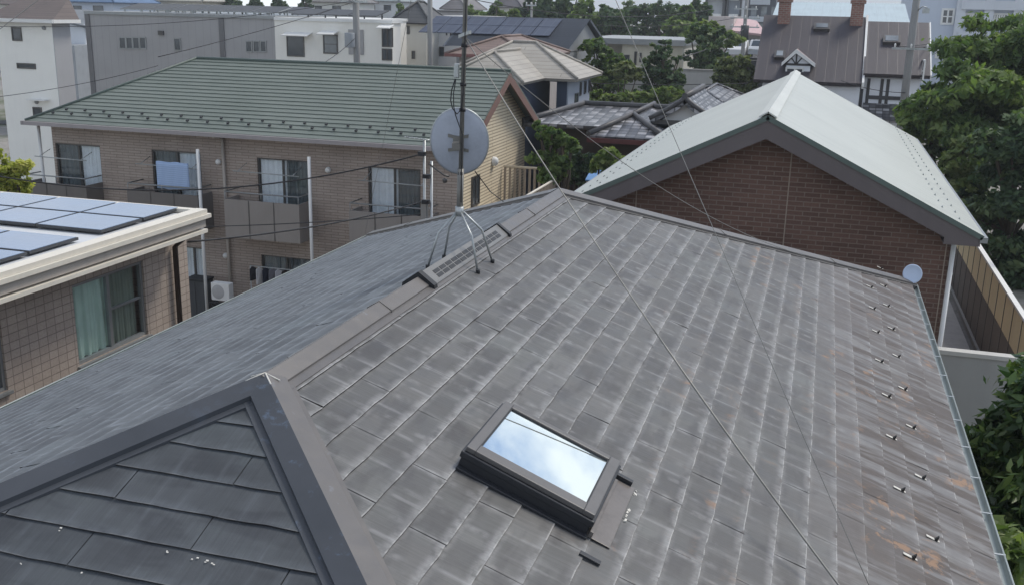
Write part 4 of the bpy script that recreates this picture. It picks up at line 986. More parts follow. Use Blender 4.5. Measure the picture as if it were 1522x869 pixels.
k = 0; xx = x0_+1.3; rnd = random.Random(4)
while xx < x1_-1.2:
    for row in range(2):
        mb = MB(); yy = gy+1.2+row*2.6
        mb.slab([(xx, yy, zt_+.32), (xx+1.55, yy, zt_+.32), (xx+1.55, yy+1.7, zt_+.62), (xx, yy+1.7, zt_+.62)], .05, 0, 1)
        for q in (xx+.2, xx+1.3): mb.box(q, q+.06, yy+1.5, yy+1.56, zt_+.16, zt_+.55, 1); mb.box(q, q+.06, yy+.06, yy+.12, zt_+.16, zt_+.30, 1)
        mb.build('solar_panel', [M['darkgrey'], M['galv']], gb)
    xx += 1.62
cbk = empty('cream_block', ((x1_+x2_)/2, gy, -.6), 'cream rendered two storey block with hooded windows joined to the grey block', 'building')
body(cbk, x1_+.003, x2_-2.6, gy-.15, gy+8, -.6, zt_-.05, cblk); body(cbk, x2_-2.597, x2_, gy-.15, gy+1.0, -.6, zt_-.05, cblk)
mb = MB(); mb.box(x1_+.01, x2_-2.55, gy-.22, gy+8.1, zt_-.048, zt_+.1); mb.box(x2_-2.547, x2_+.08, gy-.22, gy+1.1, zt_-.048, zt_+.1); mb.build('parapet', M['white'], cbk)
xx = x1_+.5
while xx < x2_-2.5:
    mb = MB(); yy = gy+.7; mb.slab([(xx, yy, zt_+.28), (xx+1.55, yy, zt_+.28), (xx+1.55, yy+1.6, zt_+.55), (xx, yy+1.6, zt_+.55)], .05); mb.box(xx+.2, xx+.26, yy+1.4, yy+1.46, zt_+.1, zt_+.5); mb.box(xx+1.2, xx+1.26, yy+1.4, yy+1.46, zt_+.1, zt_+.5); mb.build('solar_panel', M['darkgrey'], cbk); xx += 1.62
yc = gy-.15
for l, t_, r, b_, pn in ((427, 54, 452, 84, 'panefar'), (481, 52, 502, 80, 'panelight'), (568, 42, 584, 70, 'panefar'), (568, 73, 583, 90, 'panefar')):
    winpx(cbk, l, t_, r, b_, yc, M['alu'], M[pn], 1 if l > 560 else 0, 1 if l == 481 else 0)
for l, r, y_ in ((426, 464, 49), (478, 503, 47), (566, 586, 38)):
    p, q = aty(l, y_, yc), aty(r, y_, yc); mb = MB(); mb.slab([(p.x, yc, p.z+.05), (q.x, yc, p.z+.05), (q.x, yc-.6, p.z-.10), (p.x, yc-.6, p.z-.10)], .05); mb.build('window_hood', M['white'], cbk)
p, q = aty(518, 44, yc), aty(541, 82, yc); mb = MB(); mb.box(p.x, q.x, yc-.05, yc-.002, q.z, p.z); mb.build('grey_panel', M['greysid'], cbk)
p, q = aty(516, 49, 46.), aty(527, 71, 46.)
# cream house, then white house
hy = 56.
def simple_house(name, label, l, r, t_, hy, dep, wallm, roofm, roofh, over=.35, wins=(), z0=-.6, rtype='hip', pane=M['panefar'], side_wins=()):
    p, q = aty(l, t_, hy), aty(r, t_, hy); e = empty(name, ((p.x+q.x)/2, hy, z0), label, 'house'); x0, x1, zt = p.x, q.x, (p.z+q.z)/2
    body(e, x0, x1, hy, hy+dep, z0, zt, wallm)
    a, b, c, d = x0-over, x1+over, hy-over, hy+dep+over; mb = MB(); w, l_ = b-a, d-c
    if rtype == 'hip':
        if w >= l_: r0, r1 = V((a+l_/2, (c+d)/2, zt+roofh)), V((b-l_/2, (c+d)/2, zt+roofh))
        else: r0, r1 = V(((a+b)/2, c+w/2, zt+roofh)), V(((a+b)/2, d-w/2, zt+roofh))
        P = [V((a, c, zt)), V((b, c, zt)), V((b, d, zt)), V((a, d, zt))]
        fs = [[P[0], P[1], r1, r0], [P[1], P[2], r1], [P[2], P[3], r0, r1], [P[3], P[0], r0]] if w >= l_ else [[P[0], P[1], r0], [P[1], P[2], r1, r0], [P[2], P[3], r1], [P[3], P[0], r0, r1]]
        for f in fs: mb.slab(f, .12)
        rd = [(r0, r1)]+[(P[i], (r0 if (r0-P[i]).length < (r1-P[i]).length else r1)) for i in range(4)]
        mr = MB(); 
        for u_, v_ in rd:
            if (u_-v_).length > .05: mr.tube([u_+Z*.03, v_+Z*.03], .07, 6)
        ro = mb.build('roof', roofm, e); mr.build('ridge_tile', roofm, ro)
    elif rtype == 'flat':
        mb.box(a, b, c, d, zt, zt+roofh); mb.build('roof', roofm, e)
    elif rtype == 'gablex':
        mid = (c+d)/2
        mb.slab([(a, c, zt), (b, c, zt), (b, mid, zt+roofh), (a, mid, zt+roofh)], .12); mb.slab([(a, d, zt), (b, d, zt), (b, mid, zt+roofh), (a, mid, zt+roofh)], .12); mb.build('roof', roofm, e)
        g = MB()
        for xx, dd in ((x0, -1), (x1, 1)): f = [(xx, hy, zt), (xx, hy+dep, zt), (xx, mid, zt+roofh-.14)]; g.face(f if dd > 0 else f[::-1])
        g.build('gable_wall', wallm, e)
    for w_ in wins: winpx(e, *w_, hy, M['alu'], pane, fw=.05)
    return e, (x0, x1, zt)
M['slatefar'] = lineroof('dark_slate_far', (.085, .088, .092), .3)
simple_house('cream_house', 'cream house with dark hipped roof just right of the utility pole transformer', 590, 634, 34, 58, 2.8, m_paint('cream_wall_far', (.66, .65, .60), .7, .05), M['slatefar'], 1.2, .4, ((603, 39, 609, 51), (612, 76, 617, 88)))
simple_house('white_cube_house', 'plain white cube house left of the aerial mast with tiny windows', 645, 692, 28, 60, 8, m_paint('bright_white_wall', (.78, .78, .78), .7, .04), M['white'], .15, .05, ((653, 46, 658, 49), (663, 46, 665, 53), (669, 46, 671, 54), (653, 70, 660, 84)), rtype='flat')
simple_house('low_grey_house', 'low grey house partly hidden behind the white cube house', 632, 648, 40, 66, 7, M['greysid'], M['slatefar'], 1.0)

# navy roof house with solar panels
M['solardark'] = m_brick('dark_solar_cells', (.035, .045, .075), (.045, .058, .092), (.10, .115, .15), .52, .72, .012, .5, .1, .1, off=0)
ny = 52.; nv = empty('navy_roof_house', (aty(780, 50, ny).x, ny, -.6), 'house with large dark navy roof carrying solar panels and grey gable wall', 'house')
M['navyroof'] = lineroof('navy_metal_roof', (.055, .066, .085), .35, .7, .45)
rA, rB = aty(694, 25.5, ny+5), aty(878, 27, ny+5); zr_ = (rA.z+rB.z)/2; eB = aty(847, 78, ny)
ze2 = aty(660, 68, ny).z; x0_, x1_ = aty(661, 68, ny).x, rB.x
sl = (zr_-ze2)/5.
mb = MB(); y_low = ny-1.0
mb.slab([(x0_, ny, ze2), (rA.x+.3, ny, ze2), (rB.x, ny, ze2), (rB.x, ny+5, zr_), (rA.x, ny+5, zr_)], .14)
mb.slab([(rA.x, ny+5, zr_), (rB.x, ny+5, zr_), (rB.x, ny+10, ze2), (x0_, ny+10, ze2)], .14); mb.slab([(x0_, ny, ze2), (x0_, ny+10, ze2), (rA.x, ny+5, zr_)], .14)
mb.build('roof', M['navyroof'], nv)
body(nv, x0_+.5, x1_-.25, ny+.45, ny+9.5, -.6, ze2-.16, m_paint('grey_siding_far', (.24, .25, .26), .7))
g = MB(); g.face([(x1_-.25, ny+.45, ze2-.2), (x1_-.25, ny+9.5, ze2-.2), (x1_-.25, ny+5, zr_-.2)]); g.build('gable_wall', bpy.data.materials['grey_siding_far'], nv)
sv2 = V((0, 5, zr_-ze2)).normalized(); sn2 = V((0, -(zr_-ze2), 5)).normalized()
for r__ in range(2):
    for k in range(7):
        o_ = V((rB.x-1.6-7*1.05+k*1.07, ny+5, zr_))-sv2*(.35+1.5*(r__+1))+sn2*.05
        mb = MB(); mb.obox(o_, X*1.02, sv2*1.44, sn2*.035); mb.build('solar_panel', M['solardark'], nv)
# tan roof house (hip roofs) in front of it
ty_ = 40.; th = empty('tan_roof_house', (aty(830, 90, ty_).x, ty_, -.6), 'house with light tan hipped roof over navy front wall and pale blue side wall', 'house')
M['tanroof'] = lineroof('tan_slate_roof', (.36, .335, .295), .28, .7, .6); M['redroof'] = lineroof('faded_red_brown_roof', (.20, .145, .125), .28, .65, .6)
def hip(parent, a, b, c, d, zt, rh, mat, inset=None):
    mb = MB(); w, l_ = b-a, d-c; mx_, my_ = (a+b)/2, (c+d)/2
    ii = inset if inset else min(w, l_)/2
    if w >= l_: r0, r1 = V((a+ii, my_, zt+rh)), V((b-ii, my_, zt+rh))
    else: r0, r1 = V((mx_, c+ii, zt+rh)), V((mx_, d-ii, zt+rh))
    P = [V((a, c, zt)), V((b, c, zt)), V((b, d, zt)), V((a, d, zt))]
    fs = [[P[0], P[1], r1, r0], [P[1], P[2], r1], [P[2], P[3], r0, r1], [P[3], P[0], r0]] if w >= l_ else [[P[0], P[1], r0], [P[1], P[2], r1, r0], [P[2], P[3], r1], [P[3], P[0], r0, r1]]
    for f in fs: mb.slab(f, .12)
    ro = mb.build('roof', mat, parent); mr = MB()
    for u_, v_ in [(r0, r1)]+[(P[i], (r0 if (r0-P[i]).length < (r1-P[i]).length else r1)) for i in range(4)]:
        if (u_-v_).length > .05: mr.tube([u_+Z*.03, v_+Z*.03], .06, 6)
    mr.build('ridge_tile', mat, ro); return r0, r1
eF = aty(858, 118.5, ty_-.4); zt_ = eF.z; xR = eF.x
def on_hip(px, py, c, sx, sy):           # point of the pixel's ray over the 45 degree hip leaving eave corner c
    r = ray(px, py); q = V((sx, sy, 0)); k = V((-q.y, q.x, 0)); P0 = V((0, 0, H)); return P0+r*(k.dot(c-P0)/k.dot(r))
rT = on_hip(797, 64, eF, -1, 1); hh = rT.y-eF.y; rL = rT.x-1.0; yB_ = eF.y+2*hh; eC = V((rL-hh, eF.y, zt_))
hip(th, eC.x, xR, eF.y, yB_, zt_, rT.z-zt_, M['tanroof'], hh)
wc = atz(777, 123.5, zt_); wa = on_hip(735, 78, wc, -1, 1); wh_ = wa.y-wc.y
hip(th, wc.x-2*wh_, wc.x, wc.y, eF.y+hh+wh_, zt_, wa.z-zt_, M['tanroof'], wh_)
body(th, wc.x-2*wh_+.4, wc.x-.4, wc.y+.4, eF.y+hh, -.6, zt_-.12, bpy.data.materials.get('navy_wall') or m_paint('navy_wall', (.045, .062, .10), .6, .1), 'wing_wall')
bx1 = xR-.5; M['navywall'] = bpy.data.materials['navy_wall']; M['bluewall'] = m_paint('pale_blue_grey_wall', (.34, .38, .44), .7, .06)
body(th, max(eC.x, wc.x)+.4, bx1-.003, ty_, yB_-.4, -.6, zt_-.12, M['navywall']); mb = MB(); mb.box(bx1, bx1+.05, ty_+.02, yB_-.4, -.6, zt_-.12); mb.build('side_wall', M['bluewall'], th)
for l, t_, r, b_ in ((861, 122, 864, 143), (867.5, 120.5, 871, 140), (874, 119, 877, 138), (853.5, 138, 859, 160)): winpx_x(th, l, t_, r, b_, bx1+.05, 1, M['alu'], fw=.04)
# left wing of that house with the reddish roof
ry = 43.; rw = empty('red_brown_roof_house', (aty(715, 80, ry).x, ry, -.6), 'house with faded red brown hipped roof behind the aerial mast', 'house')
a_, b_ = aty(661, 81, ry), aty(790, 84, ry); zt_ = aty(700, 82, ry).z; rp_ = aty(741, 54, ry+3.)
hip(rw, a_.x, b_.x, ry, ry+7, zt_, rp_.z-zt_, M['redroof']); body(rw, a_.x+.5, b_.x-.5, ry+.5, ry+6.5, -.6, zt_-.12, m_paint('pinkish_wall', (.42, .38, .36), .7))
p, q = aty(661, 81, ry-.05), aty(722, 84, ry-.05); mb = MB(); mb.box(p.x, b_.x, ry-.12, ry-.02, zt_-.10, zt_+.03); mb.build('gutter', m_paint('maroon_gutter', (.20, .09, .08), .5), rw)
# traditional tiled house: dark grey pantiles
t = NT('kawara_pantile'); uv = t.uv(); sp = t.n('ShaderNodeSeparateXYZ'); t.l(uv, sp.inputs[0])
fxr = t.math('FRACT', t.math('DIVIDE', sp.outputs['X'], .30)); fy = t.math('FRACT', t.math('DIVIDE', sp.outputs['Y'], .27))
dome = t.math('SINE', t.math('MULTIPLY', fxr, math.pi)); hgt = t.math('ADD', t.math('MULTIPLY', dome, .6), t.math('MULTIPLY', t.math('SUBTRACT', 1., fy), .5))
cell = t.n('ShaderNodeTexWhiteNoise'); cell.noise_dimensions = '2D'; vx = t.n('ShaderNodeCombineXYZ'); t.l(t.math('FLOOR', t.math('DIVIDE', sp.outputs['X'], .30)), vx.inputs[0]); t.l(t.math('FLOOR', t.math('DIVIDE', sp.outputs['Y'], .27)), vx.inputs[1]); t.l(vx.outputs[0], cell.inputs['Vector'])
c = t.ramp(cell.outputs['Value'], [(.1, (.05, .05, .054)), (.55, (.115, .113, .12)), (.95, (.36, .355, .365))])  # tile highlights painted in: random tiles get a pale tone
c = t.mix(t.maprange(dome, .35, .1, 0, .8), c, (.025, .025, .028)); c = t.mix(t.maprange(fy, .34, .14), c, (.022, .022, .025))
t.bump(hgt, .8, .05); M['kawara'] = t.done(c, .36, 0, .6)
M['kawararidge'] = m_paint('kawara_ridge', (.075, .073, .075), .5, .3, 0, 5)
jh = empty('traditional_tiled_house', (aty(950, 180, 33).x, 33, 1), 'old single storey house with dark grey pantile roofs and a curved gable', 'house')
def tiled(parent, fs, ridges, rr_=.12):
    mb = MB()
    for f in fs: mb.slab(f, .14)
    ro = mb.build('roof', M['kawara'], parent); mr = MB()
    for r in ridges: mr.tube([V(q)+Z*.06 for q in r], rr_, 8)
    mr.build('ridge_tile', M['kawararidge'], ro)
zE = aty(960, 206, 31).z
def J_(px, py, y): return aty(px, py, y)
e0, e1 = J_(888, 202, 31.), J_(972, 208, 31.)
# front wing: small hipped gable facing us
apx = J_(941, 172, 33.2); zf = (e0.z+e1.z)/2
a_, b_ = V((e0.x-.3, 31, zf)), V((e1.x+.35, 31, zf)); A2 = V((apx.x, 33.2, apx.z))
rl = V((apx.x, 37.5, apx.z))
tiled(jh, [[a_, b_, A2], [b_, V((b_.x, 37.5, zf)), rl, A2], [a_, V((a_.x, 37.5, zf)), rl, A2]], [[a_, A2], [b_, A2], [A2, rl]], .085)
# main roof behind: ridge along X
m0, m1 = J_(880, 157, 36.8), J_(958, 160, 36.8); zm = (m0.z+m1.z)/2; zl = zf+.05; yl = 33.2
tiled(jh, [[(m0.x-1.6, yl, zl), (m1.x+6.5, yl, zl), (m1.x+5.2, 36.8, zm), (m0.x-.3, 36.8, zm)], [(m0.x-1.6, yl, zl), (m0.x-1.6, 40.4, zl), (m0.x-.3, 36.8, zm)], [(m0.x-1.6, 40.4, zl), (m1.x+6.5, 40.4, zl), (m1.x+5.2, 36.8, zm), (m0.x-.3, 36.8, zm)]], [[(m0.x-.3, 36.8, zm), (m1.x+5.2, 36.8, zm)], [(m0.x-1.6, yl, zl), (m0.x-.3, 36.8, zm)]], .10)
# curved gable (karahafu-like) on the right
ga = J_(1018, 146, 33.); gl2, gr2 = J_(965, 177, 33.), J_(1062, 178, 33.)
def curve(p, q, n=6): return [V((p.x+(q.x-p.x)*i/n, 0, p.z+(q.z-p.z)*((i/n)**.8))) for i in range(n+1)]
mb = MB()
for tgt in (gl2, gr2):
    cv = curve(ga, tgt)
    for i in range(6): mb.slab([(cv[i].x, 33., cv[i].z), (cv[i].x, 38., cv[i].z), (cv[i+1].x, 38., cv[i+1].z), (cv[i+1].x, 33., cv[i+1].z)], .16)
ro = mb.build('roof', M['kawara'], jh); mr = MB(); mr.tube([(ga.x, 32.95, ga.z+.06), (ga.x, 38, ga.z+.06)], .10, 8)
for tgt in (gl2, gr2): mr.tube([(q.x, 33.02, q.z+.02) for q in curve(ga, tgt)], .075, 8)
mr.build('ridge_tile', M['kawararidge'], ro)
mb = MB(); mb.face([(gl2.x+.3, 33.3, gl2.z-.1), (gr2.x-.3, 33.3, gr2.z-.1), (ga.x, 33.3, ga.z-.15)]); mb.build('gable_wall', M['white'], jh)
mb = MB(); mb.box(gl2.x+.1, gr2.x-.1, 33.05, 33.15, gl2.z-.16, gl2.z-.02); mb.build('bargeboard', M['alu'], jh)
body(jh, a_.x+.5, b_.x-.5, 31.5, 33.6, 1, zf-.1, m_paint('dark_timber_wall', (.06, .045, .035), .8)); body(jh, m0.x-1.0, m1.x+5.5, 33.8, 39.8, 1, zl-.1, bpy.data.materials['dark_timber_wall'])
mb = MB(); mb.box(a_.x-.02, b_.x+.02, 30.93, 31.0, zf-.2, zf-.06); mb.build('gutter', m_paint('dark_red_gutter', (.10, .03, .028), .5), jh)
rh2 = empty('brown_tiled_house', (aty(1065, 150, 41).x, 41, 1), 'house with weathered grey brown tiled roof behind the curved gable', 'house')
q0, q1 = J_(1045, 128, 44.), J_(1078, 150, 41.)
zt_ = J_(1000, 162, 41.).z; hip(rh2, J_(985, 160, 41.).x, J_(1100, 160, 41.).x, 40.5, 48, zt_, J_(1045, 131, 44.).z-zt_, M['kawara']); body(rh2, J_(995, 160, 41.).x, J_(1090, 160, 41.).x, 41, 47.5, .5, zt_-.1, M['concrete'])

# cream low building among the trees
fy_ = 66.; fb = empty('cream_low_building', (aty(950, 80, fy_).x, fy_, 0), 'low cream flat roofed building half hidden by garden trees', 'building')
p, q = aty(925, 66, fy_), aty(980, 64, fy_); zt_ = p.z
body(fb, p.x, q.x+1.5, fy_, fy_+9, -.3, zt_, m_paint('aged_cream_wall', (.52, .49, .40), .75, .1)); 
mb = MB(); mb.box(aty(868, 60, fy_).x, q.x+1.7, fy_-.3, fy_+9.3, zt_+.0, zt_+.35); mb.build('roof', M['alugrey'], fb)
body(fb, aty(880, 60, fy_).x, p.x-.003, fy_+1.5, fy_+9, -.3, zt_-.003, m_paint('darker_cream_annex', (.40, .385, .34), .75, .1), 'annex')  # annex in a darker cream than the main wall
for l, t_, r, b__ in ((927, 82, 936, 96), (942, 77, 947, 97), (950, 79, 954, 93)): winpx(fb, l, t_, r, b__, fy_, M['alu'], fw=.06)
body(fb, q.x+1.51, aty(1018, 66, fy_).x, fy_-.2, fy_+6, -.3, aty(1000, 63, fy_).z-.4, m_paint('cream_extension', (.50, .48, .42), .75, .08), 'extension')
yw2 = 58.; pw = empty('garden_wall', (aty(990, 115, yw2).x, yw2, 0), 'pale plastered garden wall between the clipped trees', 'wall')
p, q = aty(905, 97, yw2), aty(1062, 122, yw2); mb = MB(); mb.box(aty(885, 100, yw2).x, q.x, yw2, yw2+.2, -.5, aty(1000, 104, yw2).z); mb.build('panel', m_paint('pale_plaster', (.50, .49, .46), .8, .12), pw)
mb = MB(); z_ = aty(1000, 104, yw2).z; mb.box(aty(885, 100, yw2).x-.05, q.x+.05, yw2-.06, yw2+.26, z_+.002, z_+.08); mb.build('coping', M['concrete'], pw)

# steep roofed half timbered house with chimneys
sy = 50.; st = empty('half_timbered_house', (aty(1230, 70, sy).x, sy, 1), 'steep dark purple brown roofed house with brick chimneys, dormer and half timbered walls', 'house')
M['purple'] = m_metalroof('purple_brown_roof', (.050, .043, .050), .45, .5)
yr = 54.2; r0, r1 = aty(1136, 23.5, yr), aty(1287, 25, yr); zr_ = (r0.z+r1.z)/2; e0, e1 = aty(1108, 119, sy), aty(1247, 122, sy); ze = (e0.z+e1.z)/2
r2x0, r2x1 = aty(1290, 33, yr).x, aty(1381, 35, yr).x; zr2 = aty(1330, 33, yr).z; ze2 = aty(1300, 110, sy+.3).z
mb = MB(); mb.slab([(r0.x, sy, ze), (r1.x, sy, ze), (r1.x, yr, zr_), (r0.x, yr, zr_)], .18); mb.slab([(r0.x, yr, zr_), (r1.x, yr, zr_), (r1.x, yr*2-sy, ze), (r0.x, yr*2-sy, ze)], .18)
mb.build('roof', M['purple'], st)
y2 = sy+.3
mb = MB(); mb.slab([(r1.x+.05, y2, ze2), (r2x1, y2, ze2), (r2x1, yr, zr2), (r1.x+.05, yr, zr2)], .18); mb.slab([(r1.x+.05, yr, zr2), (r2x1, yr, zr2), (r2x1, yr*2-y2, ze2), (r1.x+.05, yr*2-y2, ze2)], .18); mb.build('wing_roof', M['purple'], st)
mb = MB()
for s in (1, -1):
    yq = sy-.08 if s == 1 else 2*yr-sy+.08
    mb.slab([(r1.x+.02, yr, zr_+.10), (r1.x+.02, yq, ze+.05), (r1.x+.02, yq, ze-.22), (r1.x+.02, yr, zr_-.22)], .10, d=(1, 0, 0))
mb.build('bargeboard', M['white'], st)
M['timberw'] = m_paint('white_half_timber_wall', (.76, .78, .82), .75, .06); M['timber'] = m_paint('dark_timber', (.06, .058, .06), .7)
body(st, r0.x+.4, r1.x-.02, sy+.5, 2*yr-sy-.5, 0, ze-.2, M['timberw']); body(st, r1.x, r2x1-.35, y2+.5, 2*yr-y2-.5, 0, ze2-.2, M['timberw'])
g = MB(); xg2 = r2x1-.35; g.face([(xg2, y2+.5, ze2-.3), (xg2, 2*yr-y2-.5, ze2-.3), (xg2, yr, zr2-.2)])
g.face([(r1.x, sy+.5, ze-.3), (r1.x, 2*yr-sy-.5, ze-.3), (r1.x, yr, zr_-.2)]); g.build('gable_wall', M['timberw'], st)
mb = MB(); mb.slab([(r2x1+.01, yr, zr2+.02), (r2x1+.01, y2, ze2+.02), (r2x1+.01, y2, ze2-.2), (r2x1+.01, yr, zr2-.25)], .06, d=(1, 0, 0)); mb.build('bargeboard', M['white'], st)
yb2 = y2+.5
for px in (1282, 1291, 1311, 1320): p = aty(px, 125, yb2); mb = MB(); mb.box(p.x-.07, p.x+.07, yb2-.03, yb2-.002, 3.6, ze2-.25); mb.build('timber_post', M['timber'], st)
mb = MB(); z_ = aty(1300, 144, yb2).z; mb.box(r1.x+.3, r2x1-.3, yb2-.05, yb2-.002, z_-.12, z_+.05); mb.build('timber_beam', M['timber'], st)
mb = MB(); z0_ = aty(1300, 165, yb2-1.2).z; mb.slab([(r1.x+.2, yb2-.01, z_-.3), (r2x1-.5, yb2-.01, z_-.3), (r2x1-.5, yb2-1.4, z_-.95), (r1.x+.2, yb2-1.4, z_-.95)], .1); mb.build('porch_roof', M['kawara'], st)
mb = MB(); p, q = atx(1372, 92, xg2), atx(1372, 95, xg2); mb.box(xg2+.002, xg2+.04, y2+.6, yr+2, p.z-.08, p.z+.05); mb.build('timber_beam', M['timber'], st)
p = atx(1372, 106, xg2); window(st, (xg2, p.y-.4, p.z-.5), Y, X, .8, 1.0, M['white'], M['panefar'], .07, 0, 1)
sl2 = V((0, yr-sy, zr_-ze)).normalized(); nr2 = V((0, -(zr_-ze), yr-sy)).normalized()
def onroof(px, py, P0, n): r = ray(px, py); return V((0, 0, H))+r*(n.dot(P0-V((0, 0, H)))/n.dot(r))
P0 = V((0, yr, zr_)); sl3 = V((0, yr-y2, zr2-ze2)).normalized(); nr3 = V((0, -(zr2-ze2), yr-y2)).normalized()
for (l, t_, r, b_, pp, nn_, ss) in ((1209, 37.5, 1233, 47, P0, nr2, sl2), (1150, 78, 1166, 89, P0, nr2, sl2), (1312, 56, 1338, 67, V((0, yr, zr2)), nr3, sl3)):
    a = onroof(l, b_, pp, nn_); b = onroof(r, b_, pp, nn_); c = onroof(l, t_, pp, nn_); w = b.x-a.x; h_ = (c-a).dot(ss)
    mb = MB(); mb.obox(a, X*w, ss*h_, nn_*.16); o = mb.build('skylight', M['alu'], st); mb = MB(); mb.obox(a+X*.1+ss*.1+nn_*.161, X*(w-.2), ss*(h_-.2), nn_*.02); mb.build('pane', M['panelight'], o)
M['chim'] = m_brick('chimney_brick', (.235, .115, .09), (.29, .145, .11), (.30, .25, .22), .25, .10, .015, .85, .6, .25)
for px in (1165.5, 1273.5):
    p = aty(px, 25, yr-.3); mb = MB(); mb.box(p.x-.29, p.x+.29, yr-.6, yr, zr_-1.0, zr_+.62); mb.box(p.x-.36, p.x+.36, yr-.67, yr+.07, zr_+.622, zr_+.78); mb.box(p.x-.31, p.x+.31, yr-.62, yr+.02, zr_+.782, zr_+.86)
    o = mb.build('chimney', M['chim'], st); mb = MB(); mb.lathe([(.16, 0), (.14, .25), (.11, .25), (.11, 0)], (p.x, yr-.3, zr_+.855), (0, 0, 1), 12); mb.build('chimney_pot', M['chim'], o)
# dormer
dy = 50.6; da = aty(1184, 74, dy); dl, dr = aty(1162, 94, dy), aty(1212, 95.5, dy); zd = (dl.z+dr.z)/2; mb = MB(); yk_ = dy+2.6
mb.slab([(da.x, dy-.2, da.z), (da.x, yk_, da.z), (dr.x, yk_, zd), (dr.x, dy-.2, zd)], .09); mb.slab([(da.x, dy-.2, da.z), (da.x, yk_, da.z), (dl.x, yk_, zd), (dl.x, dy-.2, zd)], .09)
do = mb.build('dormer_roof', m_paint('dormer_pinkish_metal', (.33, .25, .25), .5, .15), st)
mb = MB(); xl, xr = dl.x+.22, dr.x-.22; mb.slab([(xl, dy, zd-1.3), (xr, dy, zd-1.3), (xr, dy, zd-.03), (da.x, dy, da.z-.2), (xl, dy, zd-.03)], 2.2, d=Y); mb.build('dormer_wall', M['timberw'], st)
for s, e_ in ((1, dr), (-1, dl)): mb = MB(); mb.slab([(da.x, dy-.22, da.z+.03), (e_.x, dy-.22, zd+.03), (e_.x, dy-.22, zd-.14), (da.x, dy-.22, da.z-.17)], .05, d=Y); mb.build('bargeboard', M['white'], do)
mb = MB(); mb.box(xl, xr, dy-.04, dy-.002, zd-.10, zd-.0)
for dx in (-.35, 0, .35): mb.obox((da.x, dy-.04, zd-.05), V((dx, 0, .45)).normalized()*(.55 if dx else .6), V((.07, 0, 0)), V((0, .035, 0)))
mb.build('timber_beam', M['timber'], st)
window(st, (da.x-.42, dy-.002, zd-1.0), X, -Y, .84, .82, M['white'], M['panefar'], .08, 1, 0)

# pale blue grey school like building at the right back
cy_ = 92.; cb2 = empty('concrete_school_building', (aty(1440, 60, cy_).x, cy_, 0), 'large pale blue grey concrete building with gridded windows at upper right', 'building')
x0_, x1_ = aty(1284, 30, cy_).x, aty(1640, 30, cy_).x
M['paleblue'] = m_paint('pale_blue_concrete', (.50, .55, .63), .75, .06); M['palegrey'] = m_paint('pale_grey_concrete', (.58, .61, .65), .75, .06)
body(cb2, aty(1352, 30, cy_).x, x1_, cy_, cy_+14, 0, 14.5, M['paleblue'])
for py in (6, 52, 100): 
    z_ = aty(1450, py, cy_-.6).z; body(cb2, aty(1425, 30, cy_).x, x1_, cy_-.7, cy_-.002, z_-.45, z_+.25, M['palegrey'], 'floor_slab')
for px in (1424, 1466, 1509): p = aty(px, 50, cy_-.5); body(cb2, p.x-.35, p.x+.35, cy_-.55, cy_-.004, 0, 14, M['palegrey'], 'column')
for l, t_, r, b_ in ((1397, 13, 1420, 37), (1389, 63, 1414, 87), (1432, 20, 1458, 31), (1471, 20, 1500, 31), (1397, -32, 1420, -8)):
    winpx(cb2, l, t_, r, b_, cy_, M['white'], M['panefar'], 1 if r-l < 25.5 else 5, 1 if r-l < 25.5 else 0, fw=.16, proud=.08)
wl_ = empty('low_blue_hall', (aty(1300, 20, 74).x, 74, 0), 'low pale blue hall roof directly behind the brick chimneys', 'building')
hp = aty(1250, 40, 74.); p, q = aty(1155, 34, 74.), aty(1352, 34, 74.); za_ = aty(1290, 33, 74.).z
body(wl_, p.x, q.x-1, 74, 88, 0, za_-.1, M['palegrey'])
mb = MB(); rz = aty(1290, 5, 81.).z; ql = aty(1172, 22, 74.)
mb.slab([(p.x-.4, 73.5, za_), (q.x, 73.5, za_), (q.x, 81, rz), (p.x-.4, 81, rz)], .2); mb.slab([(p.x-.4, 88, za_), (q.x, 88, za_), (q.x, 81, rz), (p.x-.4, 81, rz)], .2); mb.build('roof', m_metalroof('pale_hall_roof', (.42, .50, .52), .6), wl_)

# tower block and pink shop further off
tb = empty('dark_tower_block', (aty(1130, 10, 190).x, 190, 0), 'dark distant apartment tower with pale balcony bands above the pink roof', 'building')
p, q = aty(1104, 20, 190.), aty(1152, 20, 190.); body(tb, p.x, q.x, 190, 206, 0, 34, m_paint('tower_dark_wall', (.07, .08, .10), .6))
for k in range(11):
    mb = MB(); z_ = 2.2+k*2.9; mb.box(p.x+1.2+(k % 2)*.01, q.x-1.0, 189.0, 189.99, z_, z_+.9); mb.build('balcony', M['palegrey'], tb)
    for j in range(3): mb = MB(); x_ = p.x+1.4+j*1.75; mb.box(x_, x_+.95, 189.86, 189.995, z_+.95, z_+2.6); mb.build('window', M['panelight'], tb)
for nm, l, r, zz, mt, lab in (('slim_tower_block', 1048, 1078, 30, (.42, .44, .46), 'pale slim apartment tower at the top edge, left of the dark tower'), ('grey_tower_block', 1080, 1103, 24, (.25, .28, .32), 'mid grey tower touching the dark tower on its left')):
    e_ = empty(nm, (aty((l+r)/2, 10, 170.).x, 170, 0), lab, 'building'); p, q = aty(l, 10, 170.), aty(r, 10, 170.); body(e_, p.x, q.x, 170, 182, 0, zz, m_paint(nm+'_wall', mt, .7))
    for k in range(7):
        mb = MB(); mb.box(p.x+.5, q.x-.5, 169.3, 169.998, 2+k*3.1, 3.+k*3.1); mb.build('balcony', M['white'], e_)
    for j in range(2): mb = MB(); x_ = p.x+(q.x-p.x)*(.02+.86*j); mb.box(x_, x_+(q.x-p.x)*.11, 169.2, 169.999, 0, zz-.5); mb.build('stair_strip', M['darkgrey'], e_)
